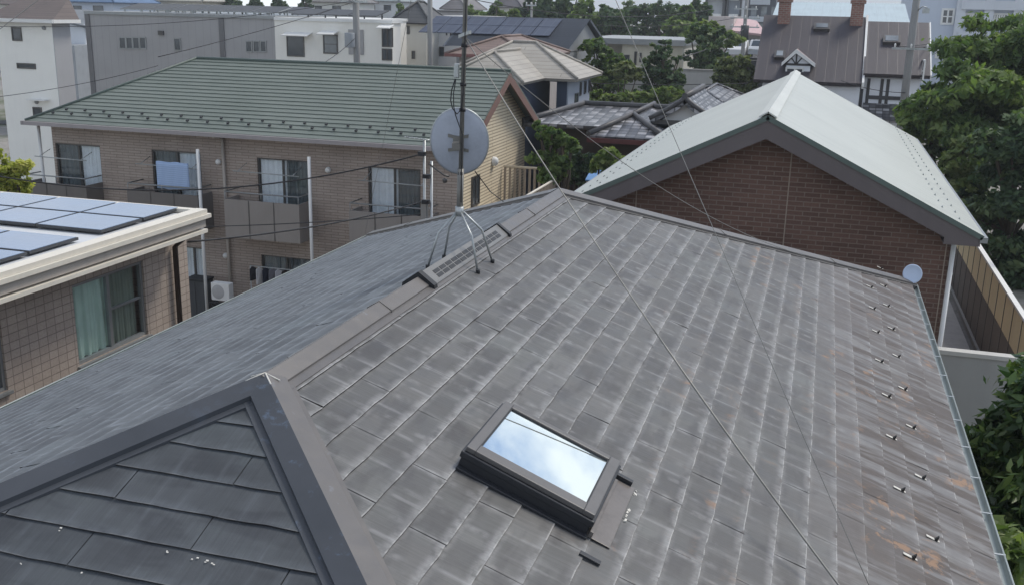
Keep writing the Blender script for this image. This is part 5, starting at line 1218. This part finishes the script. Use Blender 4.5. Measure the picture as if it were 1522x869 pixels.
pk = empty('pink_roof_shop', (aty(1118, 55, 100).x, 100, 0), 'low shop with faded pink roof and cream wall below the tower', 'building')
p, q = aty(1052, 45, 102.), aty(1090, 45, 102.); body(pk, p.x, q.x, 102, 112, 0, aty(1070, 20, 102.).z-.3, m_paint('cream_pink_wall', (.60, .53, .50), .7))
a, b = aty(1088, 40, 100.), aty(1141, 52, 100.); mb = MB(); mb.slab([(a.x, 100, b.z+.3), (b.x, 100, b.z), (b.x-1.5, 106, b.z+1.2), (a.x, 106, b.z+1.5)], .2); mb.build('roof', m_paint('faded_pink_roof', (.52, .36, .36), .6, .08), pk)
body(pk, a.x+.1, b.x-.6, 100.6, 106, 0, b.z-.02, m_paint('shop_front_wall', (.36, .33, .31), .7), 'shop_front')
for k in range(5): mb = MB(); x_ = a.x+.8+k*(b.x-a.x-1.8)/5; mb.box(x_, x_+.48, 100.5, 100.597, b.z-1.4, b.z-.4); mb.build('window', M['panelight'], pk)

# parked cars far behind the trees
def car(loc, col, label):
    e_ = empty('parked_car', loc, label, 'car', 'cars parked by the pink roof shop'); x, y, z = loc; P_ = bpy.data.materials.get('car_'+col[0]) or m_paint('car_'+col[0], col[1], .3, .04)
    pr = [(-2.05, .35), (-2.1, .75), (-1.9, .9), (-1.05, .98), (-.45, 1.42), (.95, 1.45), (1.65, 1.0), (2.0, .9), (2.1, .6), (2.05, .3)]
    mb = MB(); mb.slab([(x-.82, y+a, z+b) for a, b in pr], 1.65, d=X); mb.build('body', P_, e_, .06)
    for sx in (-1, 1):
        mb = MB(); mb.slab([(x+sx*.828, y+a, z+b) for a, b in ((-.95, 1.0), (-.42, 1.36), (.88, 1.38), (1.4, 1.02))], .01, d=-X*sx); mb.build('side_window', M['panefar'], e_)
    mb = MB(); mb.slab([(x-.68, y-1.06, z+.985), (x+.68, y-1.06, z+.985), (x+.60, y-.47, z+1.415), (x-.60, y-.47, z+1.415)], .02, d=(0, -.6, .8)); mb.build('windscreen', M['panefar'], e_)
    for sx in (-1, 1):
        mb = MB(); mb.box(x+sx*.62-.14, x+sx*.62+.14, y-2.12, y-2.04, z+.62, z+.78); mb.build('headlight', M['galv'], e_)
        for a in (-1.3, 1.3):
            w = MB(); w.lathe([(.001, 0), (.2, 0), (.31, .02), (.32, .2), (.001, .2)], (x+sx*.86, y+a, z+.32), (-sx, 0, 0), 18); wo_ = w.build('wheel', M['black'], e_); w = MB(); w.lathe([(.001, .0), (.18, .005)], (x+sx*.866, y+a, z+.32), (sx, 0, 0), 14); w.build('rim', M['galv'], wo_)
for px, lab in ((1096, 'white car parked left of the pole below the pink roof'), (1130, 'pale car parked right of the pole beside the steep roof')):
    p = aty(px, 72, 90.); car((p.x, 90., p.z-.8), ('white', (.75, .75, .75)) if px < 1100 else ('silver', (.5, .52, .55)), lab)
lt = MB(); p = aty(1090, 72, 90.); q = aty(1140, 72, 90.); lt.box(p.x-3, q.x+3, 86, 96, -.5, p.z-.82); lt_ = lt.build('car_park', M['asphalt']); lt_['kind'] = 'structure'
p = aty(881, 262, 29.); bt = empty('blue_roof_shed', (p.x, 29., 1.5), 'small blue roofed shed in the dark gap beside the brick house', 'shed')
mb = MB(); mb.slab([(p.x-.22, 29, p.z-.12), (p.x+.4, 29, p.z-.12), (p.x+.4, 29.7, p.z+.08), (p.x-.22, 29.7, p.z+.08)], .04); mb.build('roof', m_paint('blue_corrugated_sheet', (.14, .28, .52), .5), bt); body(bt, p.x-.2, p.x+.35, 29.05, 29.6, 0, p.z-.17, M['concrete'])

# a row of distant houses closing the skyline at upper left and centre
for i, (l, r, t_, yy, wm, rm, rh, lb_) in enumerate((
    (-30, 28, 6, 110, (.62, .60, .55), (.15, .12, .11), 2.2, 'distant pale house with brown roof above the white house'),
    (34, 70, 7, 120, (.55, .58, .62), (.30, .33, .36), 1.6, 'distant bluish house between white house and grey block'),
    (95, 168, 3, 105, (.45, .50, .58), (.10, .17, .30), 2.4, 'distant house with blue roof over the left end of the grey block'),
    (175, 200, -2, 125, (.70, .70, .68), (.20, .20, .20), 1.2, 'distant narrow white house above the first rooftop solar panels'),
    (206, 300, 1, 115, (.56, .53, .45), (.36, .34, .30), 1.6, 'distant long cream house behind the rooftop solar panels'),
    (455, 520, 3, 130, (.66, .66, .62), (.18, .17, .17), 2.0, 'distant white house left of the transformer pole'),
    (538, 592, 2, 140, (.60, .62, .64), (.22, .25, .27), 2.2, 'distant grey roofed house right of the transformer pole'),
    (660, 690, 14, 135, (.55, .55, .55), (.16, .15, .15), 1.8, 'distant small house left of the aerial mast top'),
    (735, 772, 11, 128, (.60, .58, .55), (.13, .12, .13), 2.0, 'distant dark roofed house among the skyline trees'))):
    simple_house('distant_house', lb_, l, r, t_, yy, 8, m_paint('distant_wall_%s' % 'abcdefghi'[i], wm, .8, .08), lineroof('distant_roof_%s' % 'abcdefghi'[i], rm, .4), rh, .5, ((l+(r-l)*.2, t_+6, l+(r-l)*.36, t_+14), (l+(r-l)*.6, t_+6, l+(r-l)*.8, t_+14)), z0=0)

# ------------------------------------------------------------------ trees and shrubs
L = {}
L['dark'] = m_leaf('dark_evergreen_leaf', [(.036, .070, .036), (.075, .128, .058), (.15, .20, .09)], .35)
L['mid'] = m_leaf('mid_green_leaf', [(.065, .115, .038), (.13, .20, .062), (.23, .29, .10)], .45)
L['light'] = m_leaf('light_green_leaf', [(.09, .14, .04), (.16, .22, .07), (.28, .32, .13)], .42)
L['yellow'] = m_leaf('yellow_green_leaf', [(.24, .28, .045), (.42, .43, .09), (.58, .55, .17)], .45)
L['laurel'] = m_leaf('glossy_laurel_leaf', [(.028, .062, .02), (.075, .13, .04), (.22, .28, .09)], .3, .32)
L['olive'] = m_leaf('olive_green_leaf', [(.07, .092, .036), (.125, .155, .058), (.20, .22, .095)], .38)
def foliage(name, parent, blobs, n, leaf, mat, seed, long=1.6, clump=.22, per=26, droop=0.):
    """leaf faces gathered in small sprays spread through and over the crown's blobs"""
    g = np.random.default_rng(seed); blobs = [(np.array(c, float), np.array(r, float)) for c, r in blobs]
    wts = np.array([max(r)**2 for _, r in blobs]); wts /= wts.sum()
    vs, tones = [], []
    for (c, r), w in zip(blobs, wts):
        m = max(4, int(n*w/per))
        d = g.normal(size=(m, 3)); d /= np.linalg.norm(d, axis=1)[:, None]
        rad = 1-np.abs(g.normal(0, .22, m))+(g.random(m) < .16)*g.uniform(.05, .28, m); rad = np.clip(rad+.12*np.sin(d[:, 0]*5+seed)+.1*np.sin(d[:, 2]*6+d[:, 1]*4), .25, 1.38)
        cc = c+d*r*rad[:, None]
        tone = np.clip(g.normal(.5, .26, m)+.10*np.sin(cc[:, 0]*2.1+cc[:, 2]*1.3), 0, 1); cs = clump*np.mean(r)*g.uniform(.6, 1.3, m)
        ctr = np.repeat(cc, per, 0)+g.normal(size=(m*per, 3))*np.repeat(cs, per)[:, None]*np.array([1, 1, .6])*.6
        out = np.repeat(d, per, 0)*.7+g.normal(size=(m*per, 3))*.65+np.array([0, 0, .55]); out /= np.linalg.norm(out, axis=1)[:, None]
        t1 = np.cross(out, g.normal(size=(m*per, 3))); t1 /= np.linalg.norm(t1, axis=1)[:, None]; t1[:, 2] -= droop; t2 = np.cross(out, t1)
        s = leaf*g.uniform(.55, 1.35, m*per)[:, None]
        a, b = t1*s*.5*long, t2*s*.5
        q = np.stack([ctr-a, ctr+b*.9-a*.1, ctr+a, ctr-b*.9-a*.1], 1); vs.append(q.reshape(-1, 3))
        tones.append(np.clip(np.repeat(tone, per)+g.normal(0, .14, m*per), 0, 1))
    v = np.concatenate(vs); k = len(v)//4; tn = np.concatenate(tones)
    me = bpy.data.meshes.new(name); me.vertices.add(len(v)); me.vertices.foreach_set('co', v.astype('f').ravel())
    me.loops.add(4*k); me.loops.foreach_set('vertex_index', np.arange(4*k, dtype='i')); me.polygons.add(k)
    me.polygons.foreach_set('loop_start', np.arange(0, 4*k, 4, dtype='i')); me.update(calc_edges=True)
    at = me.attributes.new('tone', 'FLOAT', 'FACE'); at.data.foreach_set('value', tn.astype('f'))
    me.materials.append(mat); o = bpy.data.objects.new(name, me); C.objects.link(o); o.parent = parent; o.location = -parent.location; return o
def tree(name, label, cat, base, blobs, n, leaf, mat, seed, trunk=.16, group=None, **k):
    base = V(base); e_ = empty(name, base, label, cat, group); rnd = random.Random(seed)
    foliage('crown', e_, blobs, n, leaf, L[mat], seed, **k); mb = MB()
    big = V(np.mean([b[0] for b in blobs], 0)); fork = V((base.x+(big.x-base.x)*.3, base.y+(big.y-base.y)*.3, base.z+(big.z-base.z)*.55))
    mb.tube([base-Z*.2, base.lerp(fork, .5)+V((rnd.uniform(-.1, .1), 0, 0)), fork], [trunk*1.25, trunk, trunk*.8], 8)
    for c, r in blobs[:14]:
        c = V(c); mb.tube([fork, fork.lerp(c, .55)+V((rnd.uniform(-.2, .2), rnd.uniform(-.2, .2), .15)), c+Z*r[2]*.4], [trunk*.6, trunk*.38, trunk*.12], 6)
    mb.build('trunk', M['trunk'], e_); return e_
def blobs_px(lst, y, flat=.82, split=0, seed=0):
    """(px, py, radius in px [, dy]) -> crown lobes at distance y"""
    out = []
    for b in lst:
        p = aty(b[0], b[1], y+(b[3] if len(b) > 3 else 0)); r = b[2]*(y/1508.5)*1.06
        if not split: out.append((p, (r, r, r*flat))); continue
        rn = random.Random(seed+int(b[0])*7+int(b[1]))
        for k in range(split):       # a bough: several flattened sprays instead of one lobe
            a_ = rn.uniform(0, 6.28); d_ = r*rn.uniform(.35, .85); h_ = r*rn.uniform(-.75, .75); q_ = r*rn.uniform(.42, .68)
            out.append((V((p.x+d_*math.cos(a_), p.y+d_*math.sin(a_), p.z+h_)), (q_*1.15, q_*1.15, q_*flat)))
    return out
def ptree(name, label, cat, y, lst, n, leaf, mat, seed, gz0=None, flat=.82, split=0, **k):
    bl = blobs_px(lst, y, flat, split, seed); c = np.mean([b[0] for b in bl], 0); g0 = float(gz(c[0], y)) if gz0 is None else gz0
    return tree(name, label, cat, (c[0], y, g0), bl, n, leaf, mat, seed, **k)
# right hand side, beyond the fence
ptree('large_tree', 'tall feathery green tree at the upper right in front of the pale blue building', 'tree', 37, [(1480, 60, 38), (1500, 110, 50), (1455, 100, 40), (1530, 70, 40), (1410, 130, 34, -1), (1385, 160, 34, -1), (1440, 165, 48, -2), (1370, 195, 26, -2), (1545, 150, 60), (1490, 180, 50, -1)], 42000, .115, 'mid', 101, long=2.3, droop=.25, clump=.36, per=30, flat=.5, split=5)
ptree('dark_evergreen', 'dense dark evergreen beyond the fence at the right edge', 'tree', 31, [(1500, 250, 46), (1530, 310, 60), (1470, 330, 36, 1), (1500, 390, 42), (1540, 420, 60), (1450, 290, 26, 2), (1560, 230, 60)], 24000, .12, 'dark', 102, long=1.9, clump=.34, flat=.5, split=4)
ptree('leafy_shrub', 'light green leafy shrub spotted with pale leaves above the fence', 'shrub', 33, [(1430, 235, 26), (1440, 270, 24), (1405, 255, 18), (1455, 225, 20)], 4500, .12, 'light', 103)
ptree('leafy_shrub', 'dark shrub showing in the gap beside the brick house eave', 'shrub', 36, [(1400, 210, 28), (1385, 190, 24), (1420, 190, 24)], 3500, .15, 'dark', 104)
ptree('leafy_shrub', 'deep green shrub low behind the fence end next to the brick house gutter', 'shrub', 34.5, [(1465, 345, 26), (1440, 330, 24), (1490, 365, 26), (1425, 310, 22), (1510, 400, 26)], 5000, .13, 'dark', 120, split=2, flat=.7)
ptree('large_tree', 'second tall green tree further right, beyond the large feathery one', 'tree', 33, [(1640, 120, 60), (1700, 180, 70), (1620, 210, 60), (1680, 60, 50), (1740, 110, 60), (1660, 280, 60)], 16000, .14, 'mid', 131, long=2.1, split=4, flat=.55, clump=.34)
ptree('dark_evergreen', 'second dark evergreen just outside the fence, right of the first', 'tree', 24, [(1640, 330, 60), (1620, 420, 60), (1690, 400, 70), (1600, 500, 50)], 9000, .12, 'dark', 132, long=1.9, split=4, flat=.6, clump=.34)
# garden laurel by the near eave
bl = blobs_px([(1466, 672, 34), (1503, 652, 40), (1545, 596, 46), (1484, 716, 36), (1535, 690, 56), (1513, 770, 40, -.6), (1550, 800, 60, -.8), (1540, 548, 24, .6), (1447, 655, 20, .6), (1590, 640, 70), (1640, 700, 80, -.4), (1600, 760, 70, -.8), (1680, 620, 60, .4)], 10.6)
tree('laurel_bush', 'glossy broad leaved laurel bush right beside the gutter at lower right', 'shrub', (3.1, 10.3, 2.0), bl, 19000, .07, 'laurel', 105, trunk=.06, long=2.6, clump=.36, per=12)
bl = [(aty(1490, 820, 8.2), (.16, .25, .2)), (aty(1480, 850, 9.5), (.3, .3, .4))]
tree('low_shrub', 'pale variegated low shrub below the gutter at the bottom right', 'shrub', (2.35, 8.6, 2.0), bl, 900, .09, 'light', 106, trunk=.04, long=2.4, per=10, clump=.35)
# left
ptree('yellow_green_tree', 'sunny yellow green tree at the left edge before the apartment block', 'tree', 20, [(5, 255, 22), (28, 248, 20), (30, 275, 18), (-20, 270, 30), (8, 285, 22), (-15, 235, 20)], 6000, .075, 'yellow', 107, clump=.3)
# middle distance gardens
ptree('garden_tree', 'leafy green tree between the apartment gable and the tiled house', 'tree', 29.5, [(820, 200, 22), (805, 225, 22), (835, 225, 22), (822, 250, 26), (800, 195, 14), (845, 205, 14)], 7000, .11, 'mid', 109, split=3, flat=.6)
ptree('garden_shrub', 'light green shrub before the tiled house beside the pale green roof', 'shrub', 28.5, [(905, 232, 15), (890, 245, 14), (918, 240, 12)], 2500, .09, 'light', 110)
ptree('dark_hedge_tree', 'dark tree filling the gap under the tiled house eave', 'tree', 31., [(860, 258, 22), (880, 240, 16), (850, 235, 14)], 2500, .12, 'dark', 111)
ptree('broadleaf_tree', 'broadleaf tree right of the tan roofed house', 'tree', 55, [(893, 85, 22), (880, 105, 20), (910, 110, 24), (900, 140, 26), (885, 72, 12), (915, 85, 14)], 8500, .17, 'mid', 112, split=4, flat=.8)
ptree('clipped_pine', 'dark layered garden pine in front of the cream low building', 'tree', 53, [(985, 78, 14), (975, 98, 18), (997, 95, 16), (985, 120, 24), (960, 112, 10), (1010, 112, 14), (985, 140, 30), (970, 90, 8)], 9500, .14, 'dark', 113, split=5, flat=.7)
ptree('garden_pine', 'small flat topped garden pine left of the layered dark pine', 'tree', 51, [(932, 105, 15), (948, 112, 9), (918, 110, 9)], 1800, .16, 'olive', 114, trunk=.1)
ptree('round_tree', 'dark round tree behind the garden wall, yellow green at its left top', 'tree', 63, [(1050, 65, 22), (1065, 58, 18), (1040, 85, 20), (1068, 85, 20), (1035, 50, 12), (1050, 98, 18)], 8000, .18, 'dark', 115, split=4, flat=.85)
ptree('bright_tree', 'yellow green tree peeping out left of the dark round tree', 'tree', 66, [(1040, 45, 14), (1026, 50, 9), (1060, 42, 10), (1090, 58, 12)], 2500, .2, 'light', 116)
ptree('domed_tree', 'domed olive green tree left of the steep purple brown roof', 'tree', 52, [(1090, 100, 20), (1075, 115, 18), (1105, 118, 18), (1090, 128, 22), (1112, 100, 10)], 5500, .16, 'olive', 117)
ptree('garden_hedge', 'clipped light hedge in front of the garden wall', 'hedge', 47, [(890, 148, 14), (910, 150, 12), (930, 148, 12), (955, 146, 12), (975, 144, 13), (995, 140, 12), (1010, 146, 10)], 4500, .15, 'light', 118, trunk=.06)
# tall dark trees along the skyline, each one built on its own
rnd = random.Random(9)
sky_t = [(455, 4, 10, 'dark'), (600, 14, 9, 'mid'), (628, 12, 10, 'light'), (705, 18, 14, 'mid'), (735, 16, 14, 'mid'), (765, 22, 9, 'light'), (790, 8, 18, 'dark'), (815, 0, 18, 'dark'), (845, 10, 22, 'dark'), (872, 20, 24, 'mid'), (905, 22, 22, 'dark'), (932, 28, 22, 'dark'), (960, 24, 26, 'dark'), (990, 20, 26, 'dark'), (1015, 26, 22, 'mid'), (1035, 14, 18, 'dark'), (345, 2, 9, 'dark'), (380, 1, 10, 'dark'), (415, 3, 10, 'dark')]
lab = ['dark skyline tree behind the grey block, at its right end', 'small green skyline tree above the cream house', 'light skyline tree left of the second utility pole', 'green skyline tree right of the aerial mast', 'green skyline tree above the navy roof ridge', 'low light green skyline bush above the solar panels', 'dark skyline tree behind the thin white pole', 'dark skyline tree right of the thin white pole', 'dark tall skyline tree over the navy roof right half', 'green tall skyline tree at the navy roof right corner', 'dark skyline tree above the white flat roof left end', 'dark skyline tree above the white flat roof centre', 'dark broad skyline tree behind the layered garden pine', 'dark skyline tree right of the layered garden pine', 'green skyline tree left of the dark round tree', 'dark skyline tree next to the slim tower', 'dark skyline tree behind the rooftop solar panels, leftmost', 'dark skyline tree behind the rooftop solar panels, middle one of the group', 'dark skyline tree over the joint of grey and cream blocks']
for i, (px, py, r, m_) in enumerate(sky_t):
    yy = 98+rnd.uniform(-8, 14) if px > 690 else 120
    lst = [(px, py+r*.6, r*.8), (px-r*.5, py+r, r*.7), (px+r*.5, py+r*.9, r*.7), (px+rnd.uniform(-4, 4), py-r*.3, r*.6), (px, py+r*1.6, r*.8), (px-r*.4, py+.2*r, r*.45)]
    ptree('skyline_tree', lab[i], 'tree', yy, lst, 5200, .30, m_, 200+i, gz0=0., trunk=.3, split=3, flat=.95, clump=.32)

# ------------------------------------------------------------------ utility poles and wires
M['pole'] = m_paint('concrete_pole', (.26, .26, .255), .8, .12)
def upole(name, label, px, py, y, top, r=.15, bars=(), extra=True, mat='pole'):
    p = aty(px, py, y); g0 = float(gz(p.x, y)); e_ = empty(name, (p.x, y, g0), label, 'utility pole')
    mb = MB(); mb.tube([(p.x, y, g0-.2), (p.x, y, top)], [r*1.15, r*.8], 12); mb.build('pole', M[mat], e_)
    for z_, w in bars:
        mb = MB(); mb.box(p.x-w/2, p.x+w/2, y-r-.08, y-r-.01, z_-.04, z_+.04); ba = mb.build('crossarm', M['galv'], e_)
        for k in range(3):
            mb = MB(); mb.lathe([(.001, 0), (.04, 0), (.03, .06), (.045, .09), (.03, .15), (.001, .17)], (p.x-w*.42+k*w*.42, y-r-.045, z_+.04), (0, 0, 1), 8); mb.build('insulator', M['white'], ba)
    return e_, p
p1, q1 = upole('utility_pole', 'grey concrete utility pole with transformer box in front of the cream block', 530, 60, 46, 13, .17, ((9.9, 1.8), (9.3, 1.4)))
a, b = aty(516, 49, 45.9), aty(528, 71, 45.9)
mb = MB(); mb.lathe([(.001, 0), (.24, 0), (.25, .03), (.25, a.z-b.z-.03), (.24, a.z-b.z), (.001, a.z-b.z)], ((a.x+b.x)/2, 45.75, b.z), (0, 0, 1), 18); mb.build('transformer', m_paint('transformer_grey', (.30, .32, .34), .5), p1)
p2, q2 = upole('utility_pole', 'second utility pole, dark and slimmer, by the white cube house', 639, 60, 50, 13, .14, ((10.0, 1.6),))
p3, q3 = upole('thin_white_pole', 'thin white pole with short crossarm rising behind the navy roof', 790, 15, 64, aty(790, 4, 64).z, .09, ((aty(790, 6, 64).z-.1, .7),))
p4, q4 = upole('utility_pole', 'tall pale utility pole with lamp in front of the purple brown wing roof', 1350, 100, 46.5, 13.5, .16, ((10.6, 1.8), (7.9, 1.5)))
mb = MB(); a = aty(1371, 12, 46.3); mb.tube([(q4.x+.1, 46.4, a.z-.1), (a.x, 46.3, a.z+.05), (a.x+.2, 46.3, a.z)], .03, 6); mb.obox((a.x+.02, 46.2, a.z-.22), (.26, 0, 0), (0, .2, 0), (0, 0, .2)); mb.build('lamp', M['galv'], p4)
p5, q5 = upole('utility_pole', 'slim utility pole with dark box between the cars below the pink roof', 1107, 40, 74, 13.0, .14, ((8.9, 2.0), (8.3, 2.0), (9.5, 1.6)))
mb = MB(); a = aty(1107, 47, 73.8); mb.lathe([(.001, 0), (.28, 0), (.28, .9), (.001, .9)], (a.x, 73.7, a.z-.5), (0, 0, 1), 14); mb.build('transformer', M['darkgrey'], p5)
# twin service posts with a small aerial by the apartment corner
sp_ = aty(632, 300, 21); svp = empty('service_post', (sp_.x, 21, -.6), 'pair of pale service posts with meter gear and small aerial bar', 'service post')
for dx, tp in ((0, aty(628, 208, 21).z), (.17, aty(640, 240, 21).z)):
    mb = MB(); mb.tube([(sp_.x+dx-.02, 21, -.7), (sp_.x+dx-.02, 21, tp)], .033, 8); mb.build('post', M['galv'], svp)
a = aty(628, 207, 21); mb = MB(); mb.tube([(a.x-.42, 20.97, a.z+.03), (a.x+.30, 20.97, a.z-.02)], .014, 6)
for k in range(7): mb.tube([(a.x-.38+k*.11, 20.97-.10, a.z+.03-k*.007), (a.x-.38+k*.11, 20.97+.10, a.z+.03-k*.007)], .006, 5)
mb.build('aerial_bar', M['galv'], svp)
for py, dx in ((229, -.06), (262, .05), (300, .03)):
    a = aty(630, py, 20.9); mb = MB(); mb.obox((a.x+dx-.07, 20.86, a.z-.05), (.16, 0, 0), (0, .10, 0), (0, 0, .09)); mb.build('clamp', M['black'], svp)
mb = MB(); a = aty(660, 262, 20.95); mb.tube([(sp_.x+.1, 20.95, a.z+.25), (a.x, 20.95, a.z+.02), (a.x+.12, 20.95, a.z)], .022, 6); mb.lathe([(.001, 0), (.05, .02), (.06, .09), (.001, .12)], (a.x+.02, 20.95, a.z-.16), (0, 0, 1), 10); mb.build('cable_bracket', M['alu'], svp)
mb = MB(); mb.obox((sp_.x-.07, 20.9, aty(632, 318, 21).z-.1), (.14, 0, 0), (0, .12, 0), (0, 0, .42)); mb.build('meter_box', M['alugrey'], svp, .01)
def line(a, b, sag, r, lab_, grp='overhead lines'): return wire('power_line', sagline(a, b, sag, 20), r, M['cable'], None, lab_, 'cable', grp)
line(aty(628, 229, 21), aty(-90, 244, 19), .72, .017, 'thick black sagging cable crossing the apartment front to the left')
line(aty(628, 300, 21), V((-9.0, 12.99, 5.60)), .12, .015, 'black cable from service posts to the solar panel house corner')
line(aty(636, 318, 21), aty(300, 337, 23), .05, .012, 'thin black cable just above the other cable near the third balcony')
line(aty(-60, 38, 34), V((q1.x, 45.8, 9.35)), .45, .012, 'thin line across the upper grey block to the transformer pole')
line(aty(-60, 150, 34), aty(235, 98, 40), .2, .012, 'thin line across the white house lower part')
line(V((q1.x-.6, 45.8, 9.95)), V((q2.x-.5, 49.8, 10.05)), .35, .014, 'line between the two poles behind the green roof')
line(V((q1.x, 45.8, 9.3)), aty(235, 85, 30), .1, .014, 'pale line descending left from the transformer pole over the grey wall')
line(V((q1.x, 45.8, 7.6)), aty(470, 100, 40), .1, .016, 'dark short line dropping from transformer pole to the green roof ridge')
line(V((q2.x, 49.8, 10.0)), aty(1060, 14, 78), .9, .02, 'long line along the skyline trees toward the towers')
line(aty(878, 37, 62), V((q5.x-.6, 73.8, 8.9)), .3, .018, 'line from the navy roof corner to the slim pole')
line(aty(800, 120, 45), aty(1112, 124, 48.5), .12, .016, 'dark horizontal line above the tiled house roofs')
line(aty(1010, 86, 55), V((q5.x, 73.8, 8.2)), .25, .03, 'pale rising line from the layered pine to the slim pole')
for k, (py, dz) in enumerate(((55, 0), (60, -.3), (64, -.5))):
    line(V((q4.x-.5+k*.5, 46.3, 7.97)), aty(1425+k*3, py, 60), .1, .022, ['upper', 'middle', 'lower'][k]+' one of three short lines leaving the lamp pole to the right')
line(V((q4.x, 46.3, 6.1)), aty(1250, 120, 47.5), .12, .014, 'line drooping across the half timbered wall below the eave')

# ------------------------------------------------------------------ the air between here and the far houses
hb = MB(); hb.box(-2600, 2600, -140, 2900, -2.5, 60)
ho = hb.build('haze', []); ho['kind'] = 'stuff'; hm = bpy.data.materials.new('haze'); hm.use_nodes = True; ho.data.materials.append(hm); ho.display_type = 'WIRE'
hn = hm.node_tree; hn.nodes.remove(hn.nodes['Principled BSDF']); pv = hn.nodes.new('ShaderNodeVolumePrincipled'); pv.inputs['Color'].default_value = (.86, .91, .97, 1); pv.inputs['Density'].default_value = .0007; pv.inputs['Anisotropy'].default_value = .2
hn.links.new(pv.outputs[0], hn.nodes['Material Output'].inputs['Volume'])
